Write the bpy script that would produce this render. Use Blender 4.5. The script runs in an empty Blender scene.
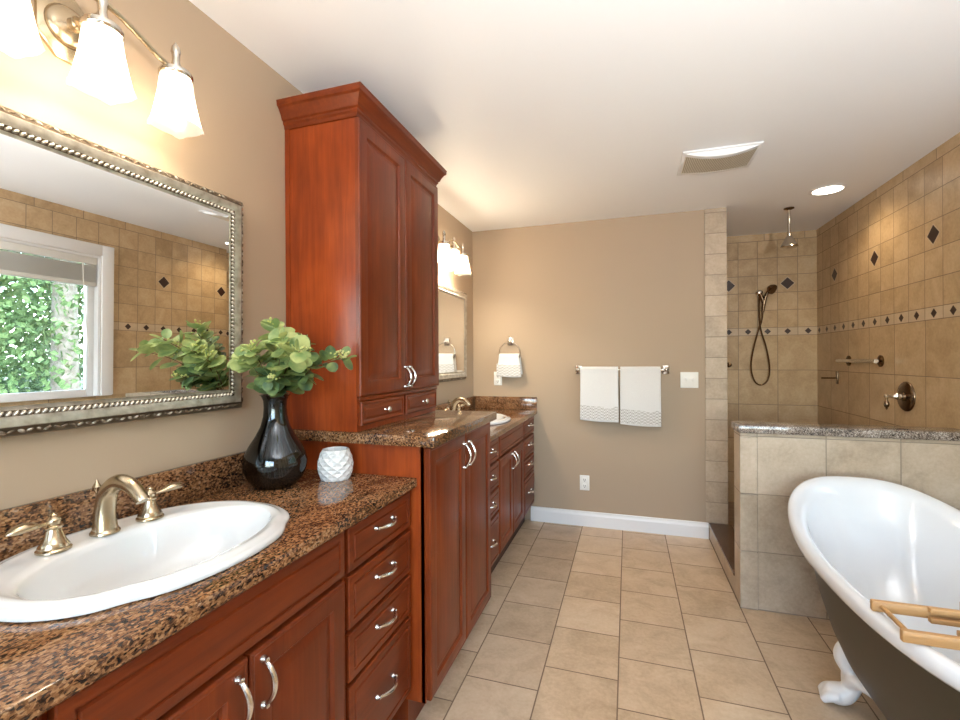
import bpy, bmesh, math, random
from mathutils import Vector, Matrix
PI = math.pi
random.seed(7)
scn = bpy.context.scene
COL = scn.collection

# ------------------------------------------------------------------ camera
F_PX = 459.058
cam_d = bpy.data.cameras.new('camera')
cam_d.sensor_width = 36.0
cam_d.lens = F_PX / 960 * 36.0
cam_d.clip_start = 0.02
cam = bpy.data.objects.new('camera', cam_d)
COL.objects.link(cam)
R3 = Vector((0.951874, 0.306432, -0.005885)); U3 = Vector((0.005285, 0.002788, 0.999982)); FW = Vector((-0.306443, 0.951888, -0.001035))
cam.matrix_world = Matrix(((R3.x, U3.x, -FW.x, 1.2717), (R3.y, U3.y, -FW.y, 0.0), (R3.z, U3.z, -FW.z, 1.3369), (0, 0, 0, 1)))
scn.camera = cam

# ------------------------------------------------------------------ view, world, sun
scn.view_settings.view_transform = 'Standard'
scn.view_settings.look = 'None'
scn.view_settings.gamma = 1.0
scn.view_settings.use_curve_mapping = False
scn.view_settings.exposure = 0.97
W_LAMP = 3.0        # each bulb of the near vanity light
W_LAMP_FAR = 12.0    # each bulb of the far vanity light
W_CAN = 9.0        # recessed can in the shower
W_FILL = 190.0      # added ceiling-bounce fill, unseen behind the camera
SKY = 5.6
world = bpy.data.worlds.new('sky')
scn.world = world
world.use_nodes = True
wn = world.node_tree
bg = wn.nodes['Background']
sky = wn.nodes.new('ShaderNodeTexSky')
sky.sky_type = 'NISHITA'
sky.sun_disc = False
sky.sun_elevation = math.radians(48)
sky.sun_rotation = math.radians(250)
wmix = wn.nodes.new('ShaderNodeMix'); wmix.data_type = 'RGBA'
wmix.inputs[0].default_value = 0.75
wn.links.new(sky.outputs[0], wmix.inputs[6])
wmix.inputs[7].default_value = (0.80, 0.90, 1.0, 1)
wn.links.new(wmix.outputs[2], bg.inputs[0])
bg.inputs[1].default_value = SKY
sun_d = bpy.data.lights.new('sun', 'SUN')
sun_d.energy = 4.0; sun_d.angle = 0.01; sun_d.color = (1.0, 0.95, 0.86)
sun = bpy.data.objects.new('sun', sun_d); COL.objects.link(sun)
sun.rotation_euler = Vector((0.62, 0.18, -0.75)).to_track_quat('-Z', 'Y').to_euler()

# ------------------------------------------------------------------ helpers
class MB:
    """collects shapes in one bmesh"""
    def __init__(self): self.bm = bmesh.new()
    def face(self, vs):
        try: return self.bm.faces.new(vs)
        except ValueError: return None
    def box(self, x0, x1, y0, y1, z0, z1, b=0.0, seg=2):
        m = Matrix.Translation(((x0+x1)/2, (y0+y1)/2, (z0+z1)/2)) @ Matrix.Diagonal((abs(x1-x0), abs(y1-y0), abs(z1-z0), 1))
        r = bmesh.ops.create_cube(self.bm, size=1, matrix=m)
        if b > 0:
            es = list({e for v in r['verts'] for e in v.link_edges})
            bmesh.ops.bevel(self.bm, geom=es, offset=b, segments=seg, affect='EDGES', profile=0.5)
        return self
    def loops(self, rings, cap0=True, cap1=True, closed=True):
        prev = None; first = None
        for ring in rings:
            vs = [self.bm.verts.new(p) for p in ring]
            if prev:
                n = len(vs)
                for i in range(n if closed else n-1):
                    self.face((prev[i], prev[(i+1) % n], vs[(i+1) % n], vs[i]))
            else: first = vs
            prev = vs
        if cap0: self.face(list(reversed(first)))
        if cap1: self.face(prev)
        return self
    def tube(self, pts, rad, n=10, cap=True, flat=1.0, up=None):
        pts = [Vector(p) for p in pts]
        if not hasattr(rad, '__len__'): rad = [rad]*len(pts)
        rings = []; u = None
        for i, p in enumerate(pts):
            t = (pts[min(i+1, len(pts)-1)] - pts[max(i-1, 0)]).normalized()
            if u is None:
                a = Vector(up) if up else (Vector((0, 0, 1)) if abs(t.z) < .9 else Vector((1, 0, 0)))
                u = (a - t*a.dot(t)).normalized()
            else:
                u = (u - t*u.dot(t)).normalized()
            w = t.cross(u)
            rings.append([p + (u*math.cos(k*2*PI/n)*flat + w*math.sin(k*2*PI/n))*rad[i] for k in range(n)])
        return self.loops(rings, cap, cap)
    def lathe(self, prof, c=(0, 0, 0), axis='z', n=32, cap0=True, cap1=True):
        """prof: (radius, height) pairs along the axis"""
        rings = []
        c = Vector(c)
        for r, h in prof:
            ring = []
            for k in range(n):
                a = k*2*PI/n
                ca, sa = r*math.cos(a), r*math.sin(a)
                if axis == 'z': q = (ca, sa, h)
                elif axis == 'x': q = (h, ca, sa)
                else: q = (sa, h, ca)
                ring.append(c + Vector(q))
            rings.append(ring)
        return self.loops(rings, cap0, cap1)
    def nested(self, y0, y1, z0, z1, steps, sgn=1, x=0.0):
        """panel in the yz plane facing +x: steps of (inset, x offset)"""
        rings = []
        for ins, dx in steps:
            rings.append([(x+dx*sgn, y0+ins, z0+ins), (x+dx*sgn, y1-ins, z0+ins), (x+dx*sgn, y1-ins, z1-ins), (x+dx*sgn, y0+ins, z1-ins)])
        return self.loops(rings)
    def sphere(self, c, r, seg=10, rings=6, scale=(1, 1, 1), rot=None):
        m = Matrix.Translation(c) @ (rot.to_4x4() if rot else Matrix.Identity(4)) @ Matrix.Diagonal((r*scale[0], r*scale[1], r*scale[2], 1))
        bmesh.ops.create_uvsphere(self.bm, u_segments=seg, v_segments=rings, radius=1, matrix=m)
        return self

def rootloc(o):
    v = Vector((0, 0, 0))
    while o: v = v + o.location; o = o.parent
    return v
def obj(name, mb, mat, parent=None, smooth=True, label=None, at=None, angle=40):
    me = bpy.data.meshes.new(name)
    bmesh.ops.recalc_face_normals(mb.bm, faces=mb.bm.faces)
    o = bpy.data.objects.new(name, me); COL.objects.link(o)
    off = Vector((0, 0, 0))
    if parent:
        o.parent = parent; off = rootloc(parent)
    elif at is not None:
        o.location = Vector(at); off = Vector(at)
    if off.length > 0: bmesh.ops.translate(mb.bm, verts=mb.bm.verts, vec=-off)
    if smooth:
        lim = math.radians(angle)
        for f in mb.bm.faces: f.smooth = True
        for e in mb.bm.edges:
            if len(e.link_faces) == 2 and e.calc_face_angle(0) > lim: e.smooth = False
    mb.bm.to_mesh(me); mb.bm.free()
    for m in (mat if isinstance(mat, (list, tuple)) else [mat]): me.materials.append(m)
    if label: o['label'] = label
    return o
def thing(name, label, cat, loc=(0, 0, 0), group=None):
    o = bpy.data.objects.new(name, None); COL.objects.link(o)
    o.empty_display_size = 0.05
    o.location = loc; o['label'] = label; o['category'] = cat
    if group: o['group'] = group
    return o
def tag(o, label, cat, group=None, kind=None):
    o['label'] = label; o['category'] = cat
    if group: o['group'] = group
    if kind: o['kind'] = kind
    return o
def struct(name, mb, mat, label, cat, parent=None, smooth=False):
    o = obj(name, mb, mat, parent, smooth)
    if not parent:
        o['kind'] = 'structure'; o['label'] = label; o['category'] = cat
    return o
def dup(root, shift, label, group=None):
    r = root.copy(); COL.objects.link(r); r.location = root.location + Vector(shift)
    r['label'] = label
    if group: r['group'] = group
    def rec(src, dst):
        for ch in list(src.children):
            c = ch.copy(); COL.objects.link(c); c.parent = dst
            rec(ch, c)
    rec(root, r)
    return r
def catmull(pts, k=6):
    P = [Vector(p) for p in pts]; out = []
    for i in range(len(P)-1):
        p0, p1, p2, p3 = P[max(i-1, 0)], P[i], P[i+1], P[min(i+2, len(P)-1)]
        for j in range(k):
            t = j/k
            out.append(0.5*((2*p1) + (p2-p0)*t + (2*p0-5*p1+4*p2-p3)*t*t + (3*p1-p0-3*p2+p3)*t**3))
    out.append(P[-1])
    return out
def catr(vals, k=6):
    return [v.x for v in catmull([(a, 0, 0) for a in vals], k)]

# ------------------------------------------------------------------ node maths
class E:
    nt = None
    def __init__(self, s): self.s = s
    @staticmethod
    def op(name, *a):
        n = E.nt.nodes.new('ShaderNodeMath'); n.operation = name
        for i, v in enumerate(a):
            if isinstance(v, E): E.nt.links.new(v.s, n.inputs[i])
            else: n.inputs[i].default_value = float(v)
        return E(n.outputs[0])
    def __add__(s, o): return E.op('ADD', s, o)
    __radd__ = __add__
    def __sub__(s, o): return E.op('SUBTRACT', s, o)
    def __rsub__(s, o): return E.op('SUBTRACT', o, s)
    def __mul__(s, o): return E.op('MULTIPLY', s, o)
    __rmul__ = __mul__
    def __truediv__(s, o): return E.op('DIVIDE', s, o)
def mn(a, b): return E.op('MINIMUM', a, b)
def mx(a, b): return E.op('MAXIMUM', a, b)
def lt(a, b): return E.op('LESS_THAN', a, b)
def gt(a, b): return E.op('GREATER_THAN', a, b)
def ab(a): return E.op('ABSOLUTE', a)
def fl(a): return E.op('FLOOR', a)
def fr(a): return E.op('FRACT', a)
def sel(c, a, b): return c*a + (1-c)*b     # c ? a : b
def newmat(name):
    m = bpy.data.materials.new(name); m.use_nodes = True
    E.nt = m.node_tree
    return m, m.node_tree, m.node_tree.nodes['Principled BSDF']
def pos(nt, local=False):
    if local:
        s = nt.nodes.new('ShaderNodeTexCoord').outputs['Object']
    else:
        s = nt.nodes.new('ShaderNodeNewGeometry').outputs['Position']
    x = nt.nodes.new('ShaderNodeSeparateXYZ'); nt.links.new(s, x.inputs[0])
    return s, E(x.outputs[0]), E(x.outputs[1]), E(x.outputs[2])
def noise(nt, vec, scale, detail=3, rough=.5, dist=0.0, vscale=None):
    if vscale:
        mp = nt.nodes.new('ShaderNodeMapping'); mp.inputs['Scale'].default_value = vscale
        nt.links.new(vec, mp.inputs[0]); vec = mp.outputs[0]
    n = nt.nodes.new('ShaderNodeTexNoise')
    n.inputs['Scale'].default_value = scale; n.inputs['Detail'].default_value = detail
    n.inputs['Roughness'].default_value = rough; n.inputs['Distortion'].default_value = dist
    if vec is not None: nt.links.new(vec, n.inputs['Vector'])
    return E(n.outputs['Fac'])
def ramp(nt, fac, stops, const=False):
    r = nt.nodes.new('ShaderNodeValToRGB')
    if const: r.color_ramp.interpolation = 'CONSTANT'
    els = r.color_ramp.elements
    while len(els) < len(stops): els.new(0.5)
    for e, (p, c) in zip(els, stops): e.position = p; e.color = (*c, 1)
    nt.links.new(fac.s, r.inputs[0])
    return r.outputs[0]
def mix(nt, fac, a, b, mode='MIX'):
    n = nt.nodes.new('ShaderNodeMix'); n.data_type = 'RGBA'; n.blend_type = mode
    if isinstance(fac, E): nt.links.new(fac.s, n.inputs[0])
    else: n.inputs[0].default_value = fac
    for v, i in ((a, 6), (b, 7)):
        if isinstance(v, tuple): n.inputs[i].default_value = (*v, 1)
        else: nt.links.new(v, n.inputs[i])
    return n.outputs[2]
def bump(nt, bsdf, h, strength=.3, dist=.01):
    b = nt.nodes.new('ShaderNodeBump'); b.inputs['Strength'].default_value = strength; b.inputs['Distance'].default_value = dist
    nt.links.new(h.s, b.inputs['Height']); nt.links.new(b.outputs[0], bsdf.inputs['Normal'])
def plain(name, col, rough=.5, metal=0.0, coat=0.0, spec=None):
    m, nt, b = newmat(name)
    b.inputs['Base Color'].default_value = (*col, 1); b.inputs['Roughness'].default_value = rough
    b.inputs['Metallic'].default_value = metal; b.inputs['Coat Weight'].default_value = coat
    if spec is not None: b.inputs['Specular IOR Level'].default_value = spec
    return m
def mottled(name, c1, c2, scale, rough=.5, metal=0.0, bmp=0.0, vscale=None):
    m, nt, b = newmat(name)
    s, x, y, z = pos(nt, True)
    f = noise(nt, s, scale, 4, .6, 0, vscale)
    nt.links.new(ramp(nt, f, [(.3, c1), (.7, c2)]), b.inputs['Base Color'])
    b.inputs['Roughness'].default_value = rough; b.inputs['Metallic'].default_value = metal
    if bmp: bump(nt, b, f, bmp, .004)
    return m

# ------------------------------------------------------------------ materials
M = {}
def paint(name, col):
    m, nt, b = newmat(name)
    s, x, y, z = pos(nt)
    b.inputs['Base Color'].default_value = (*col, 1); b.inputs['Roughness'].default_value = .55
    bump(nt, b, noise(nt, s, 260, 2), .06, .002)
    return m
M['wall'] = paint('taupe paint', (0.42, 0.318, 0.220))
M['ceiling'] = paint('white ceiling paint', (0.90, 0.90, 0.90))
M['trimwhite'] = plain('white trim paint', (0.82, 0.82, 0.82), .35)
M['white'] = plain('white plastic', (0.85, 0.84, 0.80), .35)
M['slot'] = plain('dark slot', (0.05, 0.045, 0.04), .6)

def wood(name, axis, k=1.0):
    m, nt, b = newmat(name)
    s, x, y, z = pos(nt, True)
    vs = {'z': (1, 1, .06), 'y': (1, .06, 1), 'x': (.06, 1, 1)}[axis]
    g = noise(nt, s, 55, 5, .62, .4, vs)
    big = noise(nt, s, 5.5, 3, .55, .3, tuple(.5+.5*q for q in vs))
    f = g*.45 + big*.55
    c = ramp(nt, f, [(.30, (.085*k, .0125*k, .0022*k)), (.5, (.15*k, .0245*k, .0040*k)), (.72, (.235*k, .045*k, .0075*k))])
    nt.links.new(c, b.inputs['Base Color'])
    b.inputs['Roughness'].default_value = .36; b.inputs['Specular IOR Level'].default_value = .3; b.inputs['Coat Weight'].default_value = .12; b.inputs['Coat Roughness'].default_value = .15
    bump(nt, b, g, .05, .002)
    return m
M['wood_v'] = wood('cherry wood upright grain', 'z')
M['wood_h'] = wood('cherry wood level grain', 'y')
M['wood_lit'] = wood('cherry wood panel with lamplight', 'z', 1.6)  # brighter cherry copy: lamplight on the cabinet sides put into the colour
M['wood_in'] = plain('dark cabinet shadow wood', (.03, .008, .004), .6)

def granite(name, warm=1.0):
    m, nt, b = newmat(name)
    s, x, y, z = pos(nt)
    v = nt.nodes.new('ShaderNodeTexVoronoi'); v.inputs['Scale'].default_value = 270
    mp = nt.nodes.new('ShaderNodeMapping'); mp.inputs['Scale'].default_value = (1.0, .62, 1.0); mp.inputs['Rotation'].default_value = (0, 0, .5)
    nt.links.new(s, mp.inputs[0]); nt.links.new(mp.outputs[0], v.inputs['Vector'])
    sp = nt.nodes.new('ShaderNodeSeparateColor'); nt.links.new(v.outputs['Color'], sp.inputs[0])
    cell = E(sp.outputs[0])
    n1 = noise(nt, mp.outputs[0], 145, 5, .7, .5)
    n2 = noise(nt, mp.outputs[0], 9, 3, .6, .8, (1, .4, 1))
    f = cell*.30 + n1*.70 + (n2-.5)*.45
    if warm > .5:
        c = ramp(nt, f, [(.30, (.012, .009, .008)), (.39, (.045, .020, .010)), (.46, (.125, .054, .023)), (.55, (.225, .104, .042)), (.66, (.36, .195, .09)), (.80, (.27, .22, .18))])
    else:
        c = ramp(nt, f, [(.27, (.018, .016, .015)), (.40, (.10, .075, .06)), (.52, (.24, .19, .15)), (.66, (.42, .36, .31)), (.82, (.62, .58, .54))])
    nt.links.new(c, b.inputs['Base Color'])
    b.inputs['Roughness'].default_value = .09
    b.inputs['Specular IOR Level'].default_value = .6
    return m
M['granite'] = granite('brown speckled granite')
M['granite_grey'] = granite('grey brown speckled granite', 0)

TILE_A, TILE_B, TILE_C = (.38, .252, .128), (.50, .348, .192), (.60, .445, .272)
GROUT = (.22, .16, .105)
def cellmask(u, v, du, dv, gap):
    """grout mask and cell ids of a tile grid; u, v already shifted"""
    a, c = u/du, v/dv
    fa, fc = fr(a), fr(c)
    d = mn(mn(fa, 1-fa)*du, mn(fc, 1-fc)*dv)
    return lt(d, gap), fl(a), fl(c)
def tile_finish(nt, b, s, grout, i, j, extra=None, base=None, grout_col=GROUT, rough=.33, bright=1.0):
    cmb = nt.nodes.new('ShaderNodeCombineXYZ')
    nt.links.new(i.s, cmb.inputs[0]); nt.links.new(j.s, cmb.inputs[1])
    wn_ = nt.nodes.new('ShaderNodeTexWhiteNoise'); nt.links.new(cmb.outputs[0], wn_.inputs[0])
    rnd = E(wn_.outputs[0])
    vadd = nt.nodes.new('ShaderNodeVectorMath'); vadd.operation = 'MULTIPLY_ADD'
    nt.links.new(cmb.outputs[0], vadd.inputs[0]); vadd.inputs[1].default_value = (3.7, 5.3, 1.9); nt.links.new(s, vadd.inputs[2])
    big = noise(nt, vadd.outputs[0], 7, 5, .62, .6)
    fine = noise(nt, vadd.outputs[0], 60, 3, .6)
    f = big*.62 + fine*.28 + rnd*.14 - .03
    A, B, C = [tuple(q*bright for q in t) for t in (base or (TILE_A, TILE_B, TILE_C))]
    c = ramp(nt, f, [(.32, A), (.5, B), (.70, C)])
    if extra:
        for mask, col in extra: c = mix(nt, mask, c, col)
    c = mix(nt, grout, c, grout_col)
    nt.links.new(c, b.inputs['Base Color'])
    r = grout*.45 + (rough + fine*.12)
    nt.links.new(r.s, b.inputs['Roughness'])
    bump(nt, b, (1-grout)*1.0 + fine*.06, .5, .003)

def floor_mat():
    m, nt, b = newmat('beige floor tile, brick laid')
    s, x, y, z = pos(nt)
    du, dv = .3065, .3135
    ci = fl((x-.6135)/du)
    odd = ab(E.op('MODULO', ci, 2.0))
    v = y - 2.457 + 20*dv + (odd*.5)*dv
    g, i, j = cellmask(x-.6135+20*du, v, du, dv, .0028)
    tile_finish(nt, b, s, g, i, j, rough=.30, base=((.41, .295, .185), (.55, .41, .275), (.65, .515, .365)), grout_col=(.19, .13, .085))
    return m
def wall_tile(axis, ph_low, ph_up, dia0, dia_step):
    m, nt, b = newmat('beige shower tile with diamond band ' + axis)
    s, x, y, z = pos(nt)
    u = {'x': x, 'y': y}[axis]
    low = lt(z, 1.537); up = gt(z, 1.605); top = gt(z, 2.378); band = (1-low)*(1-up)
    gL, iL, jL = cellmask(u-ph_low+20*.309, z-1.537+10*.308, .309, .308, .0022)
    gU, iU, jU = cellmask(u-ph_up+20*.154, z-1.605+10*.1546, .154, .1546, .0020)
    gB, iB, jB = cellmask(u-ph_up+20*.154, z-1.537+10*.068, .154, .068, .0020)
    gT, iT, jT = cellmask(u-ph_low+20*.309+.1, z-2.378+10*.31, .309, .31, .0022)
    mid = up*(1-top)
    g = low*gL + band*gB + mid*gU + top*gT
    i = low*iL + band*(iB+300) + mid*(iU+100) + top*(iT+200)
    j = low*jL + band*jB + mid*jU + top*jT
    du_ = ab(fr((u-dia0)/dia_step + 20.5) - .5)*dia_step
    big = lt(du_ + ab(z-1.9915), .052)
    rim = lt(du_ + ab(z-1.9915), .060)*(1-big)
    sb = ab(fr((u-ph_up)/.154 + 20.0) - .5)*.154
    sml = lt(sb + ab(z-1.571), .026)*band
    ends = band*gt(sb, .055)
    tile_finish(nt, b, s, g, i, j, extra=[(band*.45, (.60, .50, .38)), (rim*.8, (.55, .44, .32)), (big, (.034, .012, .007)), (sml, (.034, .013, .008))])
    return m
def strip_tile(name, axis, du, ou, dv, ov, extra_x=None):
    m, nt, b = newmat(name)
    s, x, y, z = pos(nt)
    u = {'x': x, 'y': y}[axis]
    g, i, j = cellmask(u-ou+20*du, z-ov+10*dv, du, dv, .0022)
    tile_finish(nt, b, s, g, i, j, base=((.36, .275, .19), (.48, .38, .275), (.58, .475, .36)), grout_col=(.26, .21, .16))  # lighter, greyer tile base, partly imitating cool daylight glare
    return m
M['floor'] = floor_mat()
M['tile_right'] = wall_tile('y', 3.152, 3.465, 3.082, .616)
M['tile_back'] = wall_tile('x', 2.533, 2.533, 2.610, .462)
M['tile_pillar'] = strip_tile('beige tile edging', 'x', 1.0, 1.4, .1525, .121)
M['tile_half_front'] = strip_tile('half wall tile front', 'x', .309, 1.922, .306, .003)
M['tile_half_end'] = strip_tile('half wall tile end', 'y', 1.0, 2.2, .306, .003)
M['marble'] = mottled('dark brown marble', (.035, .017, .009), (.11, .055, .03), 22, .12)

M['nickel'] = mottled('brushed champagne nickel', (.45, .36, .24), (.58, .48, .34), 6, .26, 1.0)
M['pull'] = plain('satin nickel pull', (.70, .68, .64), .22, 1.0)
M['bronze'] = plain('aged bronze metal', (.20, .135, .085), .22, 1.0)
M['steel'] = plain('polished nickel', (.62, .57, .50), .14, 1.0)
M['porcelain'] = plain('white porcelain', (.66, .67, .67), .07, 0, .6)
M['tubwhite'] = plain('white tub enamel', (.71, .72, .73), .10, 0, .5)
M['tubdark'] = plain('dark brown tub paint', (.036, .026, .013), .42)
M['footwhite'] = plain('white painted foot', (.78, .77, .75), .30)
M['bamboo'] = mottled('bamboo', (.36, .18, .06), (.50, .29, .12), 30, .4, 0, .1, (.1, 1, 1))
def silver():
    m, nt, b = newmat('antique silver frame')
    s, x, y, z = pos(nt, True)
    n = noise(nt, s, 40, 3, .5)
    nt.links.new(ramp(nt, n, [(.30, (.40, .35, .28)), (.5, (.55, .51, .44)), (.7, (.66, .62, .55))]), b.inputs['Base Color'])
    b.inputs['Metallic'].default_value = .85; b.inputs['Roughness'].default_value = .36
    bump(nt, b, n, .08, .002)
    return m
def carved():
    m, nt, b = newmat('carved antique silver')
    s, x, y, z = pos(nt, True)
    v = nt.nodes.new('ShaderNodeTexVoronoi'); v.inputs['Scale'].default_value = 62
    nt.links.new(s, v.inputs['Vector'])
    n = noise(nt, s, 95, 3, .6, 1.5)
    h = E(v.outputs['Distance'])*1.2 + n*.5
    nt.links.new(ramp(nt, h, [(.35, (.62, .58, .50)), (.65, (.46, .41, .33)), (.9, (.16, .12, .08))]), b.inputs['Base Color'])
    b.inputs['Metallic'].default_value = .55; b.inputs['Roughness'].default_value = .40
    bump(nt, b, 1-h, .6, .004)
    return m
M['silver'] = silver()
M['carved'] = carved()
M['antique'] = plain('dark antique bronze', (.14, .105, .07), .4, .8)
M['mirror'] = plain('mirror silvering', (.93, .94, .93), .0, 1.0)

def glass(name, tint, gloss=1.0, rough=0.0, ior=1.5):
    m, nt, b = newmat(name)
    nt.nodes.remove(b)
    out = nt.nodes['Material Output']
    t = nt.nodes.new('ShaderNodeBsdfTransparent'); t.inputs[0].default_value = (*tint, 1)
    g = nt.nodes.new('ShaderNodeBsdfGlossy'); g.inputs['Roughness'].default_value = rough
    f = nt.nodes.new('ShaderNodeFresnel'); f.inputs[0].default_value = ior
    mxs = nt.nodes.new('ShaderNodeMixShader')
    nt.links.new(f.outputs[0], mxs.inputs[0]); nt.links.new(t.outputs[0], mxs.inputs[1]); nt.links.new(g.outputs[0], mxs.inputs[2])
    nt.links.new(mxs.outputs[0], out.inputs[0])
    return m
M['pane'] = glass('clear window glass', (.96, .98, .97))
M['vase'] = glass('smoky blue grey glass', (.36, .46, .55), ior=1.7)
def lampglass():
    m, nt, b = newmat('frosted lamp glass')
    nt.nodes.remove(b)
    out = nt.nodes['Material Output']
    t = nt.nodes.new('ShaderNodeBsdfTransparent'); t.inputs[0].default_value = (1, .97, .92, 1)
    d = nt.nodes.new('ShaderNodeBsdfTranslucent'); d.inputs[0].default_value = (.95, .90, .82, 1)
    g = nt.nodes.new('ShaderNodeBsdfGlossy'); g.inputs['Roughness'].default_value = .25
    e = nt.nodes.new('ShaderNodeEmission'); e.inputs[0].default_value = (1, .90, .72, 1); e.inputs[1].default_value = .28
    m1 = nt.nodes.new('ShaderNodeMixShader'); m1.inputs[0].default_value = .68
    nt.links.new(t.outputs[0], m1.inputs[1]); nt.links.new(d.outputs[0], m1.inputs[2])
    m2 = nt.nodes.new('ShaderNodeMixShader'); m2.inputs[0].default_value = .05
    nt.links.new(m1.outputs[0], m2.inputs[1]); nt.links.new(g.outputs[0], m2.inputs[2])
    a = nt.nodes.new('ShaderNodeAddShader')
    nt.links.new(m2.outputs[0], a.inputs[0]); nt.links.new(e.outputs[0], a.inputs[1])
    nt.links.new(a.outputs[0], out.inputs[0])
    return m
M['lampglass'] = lampglass()
def emit(name, col, st):
    m, nt, b = newmat(name)
    b.inputs['Base Color'].default_value = (*col, 1)
    b.inputs['Emission Color'].default_value = (*col, 1); b.inputs['Emission Strength'].default_value = st
    return m
M['bulb'] = emit('lit bulb', (1, .93, .80), 6)
M['canlens'] = emit('lit downlight lens', (1, .93, .80), 5)

def towel_mat(border):
    m, nt, b = newmat('white woven border' if border else 'white terry towel')
    s, x, y, z = pos(nt)
    n = noise(nt, s, 420, 2, .5)
    if border:
        t = z*44 + E.op('SINE', x*150)*.8
        w = fr(t)
        ln = lt(w, .34)
        nt.links.new(mix(nt, ln, (.74, .74, .73), (.36, .34, .32)), b.inputs['Base Color'])
        bump(nt, b, (1-ln) + n*.2, .5, .003)
    else:
        nt.links.new(ramp(nt, n, [(.3, (.70, .70, .70)), (.7, (.78, .78, .77))]), b.inputs['Base Color'])
        bump(nt, b, n, .5, .003)
    b.inputs['Roughness'].default_value = .9
    b.inputs['Sheen Weight'].default_value = .2
    return m
M['towel'] = towel_mat(False)
M['towel_border'] = towel_mat(True)
def leafmat(name, c1, c2, rough=.42):
    m, nt, b = newmat(name)
    s, x, y, z = pos(nt)
    f = noise(nt, s, 28, 2, .5)
    c = ramp(nt, f, [(.35, c1), (.65, c2)])
    nt.links.new(c, b.inputs['Base Color'])
    b.inputs['Roughness'].default_value = rough
    tr = nt.nodes.new('ShaderNodeBsdfTranslucent'); nt.links.new(c, tr.inputs[0])
    ms = nt.nodes.new('ShaderNodeMixShader'); ms.inputs[0].default_value = .35
    nt.links.new(b.outputs[0], ms.inputs[1]); nt.links.new(tr.outputs[0], ms.inputs[2])
    nt.links.new(ms.outputs[0], nt.nodes['Material Output'].inputs[0])
    return m
M['leaf'] = leafmat('eucalyptus leaf', (.075, .15, .075), (.26, .36, .12))
M['leaf_lamplit'] = leafmat('pale lamplit eucalyptus leaf', (.22, .33, .12), (.46, .52, .20))  # paler leaves, with yellow lamp light partly put into their colour
M['blossom'] = leafmat('yellow green blossom', (.55, .60, .16), (.75, .74, .36))
M['stem'] = plain('brown stem', (.16, .10, .04), .6)
M['needle'] = leafmat('conifer foliage', (.012, .036, .012), (.06, .11, .04), .7)
M['needle_light'] = leafmat('light foliage', (.035, .085, .022), (.13, .20, .075), .7)
M['bark'] = mottled('pale bark', (.12, .10, .08), (.26, .24, .21), 9, .9, 0, .5)
M['ground'] = mottled('yard gravel and grass', (.05, .08, .03), (.17, .16, .13), 1.6, .9)
M['blind'] = plain('white blind vinyl', (.78, .77, .73), .4)
M['fan_slot'] = plain('vent grille shadow', (.46, .40, .30), .6)
M['fan_slat'] = plain('vent grille slat', (.80, .75, .64), .5)
M['shower_floor'] = mottled('brown shower pan', (.16, .10, .06), (.28, .19, .12), 18, .4)

# ------------------------------------------------------------------ the room
H = 2.44; YF = 3.758; W = 2.83; YS = 4.667; XP = 1.965; YN = -1.9; XH = 1.842
struct('floor', MB().box(-.1, W+.1, YN-.1, YS+.1, -.1, 0), M['floor'], 'beige tiled floor laid in offset rows', 'floor')
struct('ceiling', MB().box(-.1, W+.1, YN-.1, YS+.1, H, H+.1), M['ceiling'], 'white painted ceiling', 'ceiling')
struct('wall_left', MB().box(-.1, 0, YN-.1, YF+.1, 0, H), M['wall'], 'taupe wall behind the vanities and mirrors', 'wall')
struct('wall_far', MB().box(0, XP-.012, YF, YF+.1, 0, H), M['wall'], 'taupe far wall with the towels', 'wall')
NX0, NX1, NZ0, NZ1 = .45, 2.45, .75, 2.12
nw = MB().box(0, NX0, YN-.1, YN, 0, H).box(NX1, W, YN-.1, YN, 0, H).box(NX0, NX1, YN-.1, YN, 0, NZ0).box(NX0, NX1, YN-.1, YN, NZ1, H)
struct('wall_near', nw, M['wall'], 'taupe wall behind the camera', 'wall')
struct('wall_shower', MB().box(XP-.1, W, YS, YS+.1, 0, H), M['tile_back'], 'tiled back wall of the shower with hand shower', 'wall')
struct('wall_alcove', MB().box(XP-.1, XP, YF+.1, YS, 0, H), M['tile_right'], 'tiled side of the shower alcove', 'wall')
# right wall with window opening
WY0, WY1, WZ0, WZ1 = 1.18, 2.560, .98, 2.115
wr = MB()
wr.box(W, W+.12, YN-.1, WY0, 0, H); wr.box(W, W+.12, WY1, YS+.1, 0, H)
wr.box(W, W+.12, WY0, WY1, 0, WZ0); wr.box(W, W+.12, WY0, WY1, WZ1, H)
struct('wall_right', wr, M['tile_right'], 'beige tiled wall beside the tub and shower', 'wall')
# tiled jamb strip at the end of the far wall
struct('trim_1', MB().box(1.818, XP, YF-.012, YF, .12, H, .003).box(XP-.012, XP, YF, YF+.1, .12, H), M['tile_pillar'], 'column of small beige tiles edging the far wall', 'trim')
# baseboard
bb = MB()
prof = [(0, 0), (.016, 0), (.016, .085), (.011, .100), (.009, .116), (0, .118)]
bb.loops([[(.50, YF-a, z) for a, z in prof], [(1.834, YF-a, z) for a, z in prof]])
struct('baseboard_far', bb, M['trimwhite'], 'white baseboard under the far wall', 'baseboard')
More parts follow.
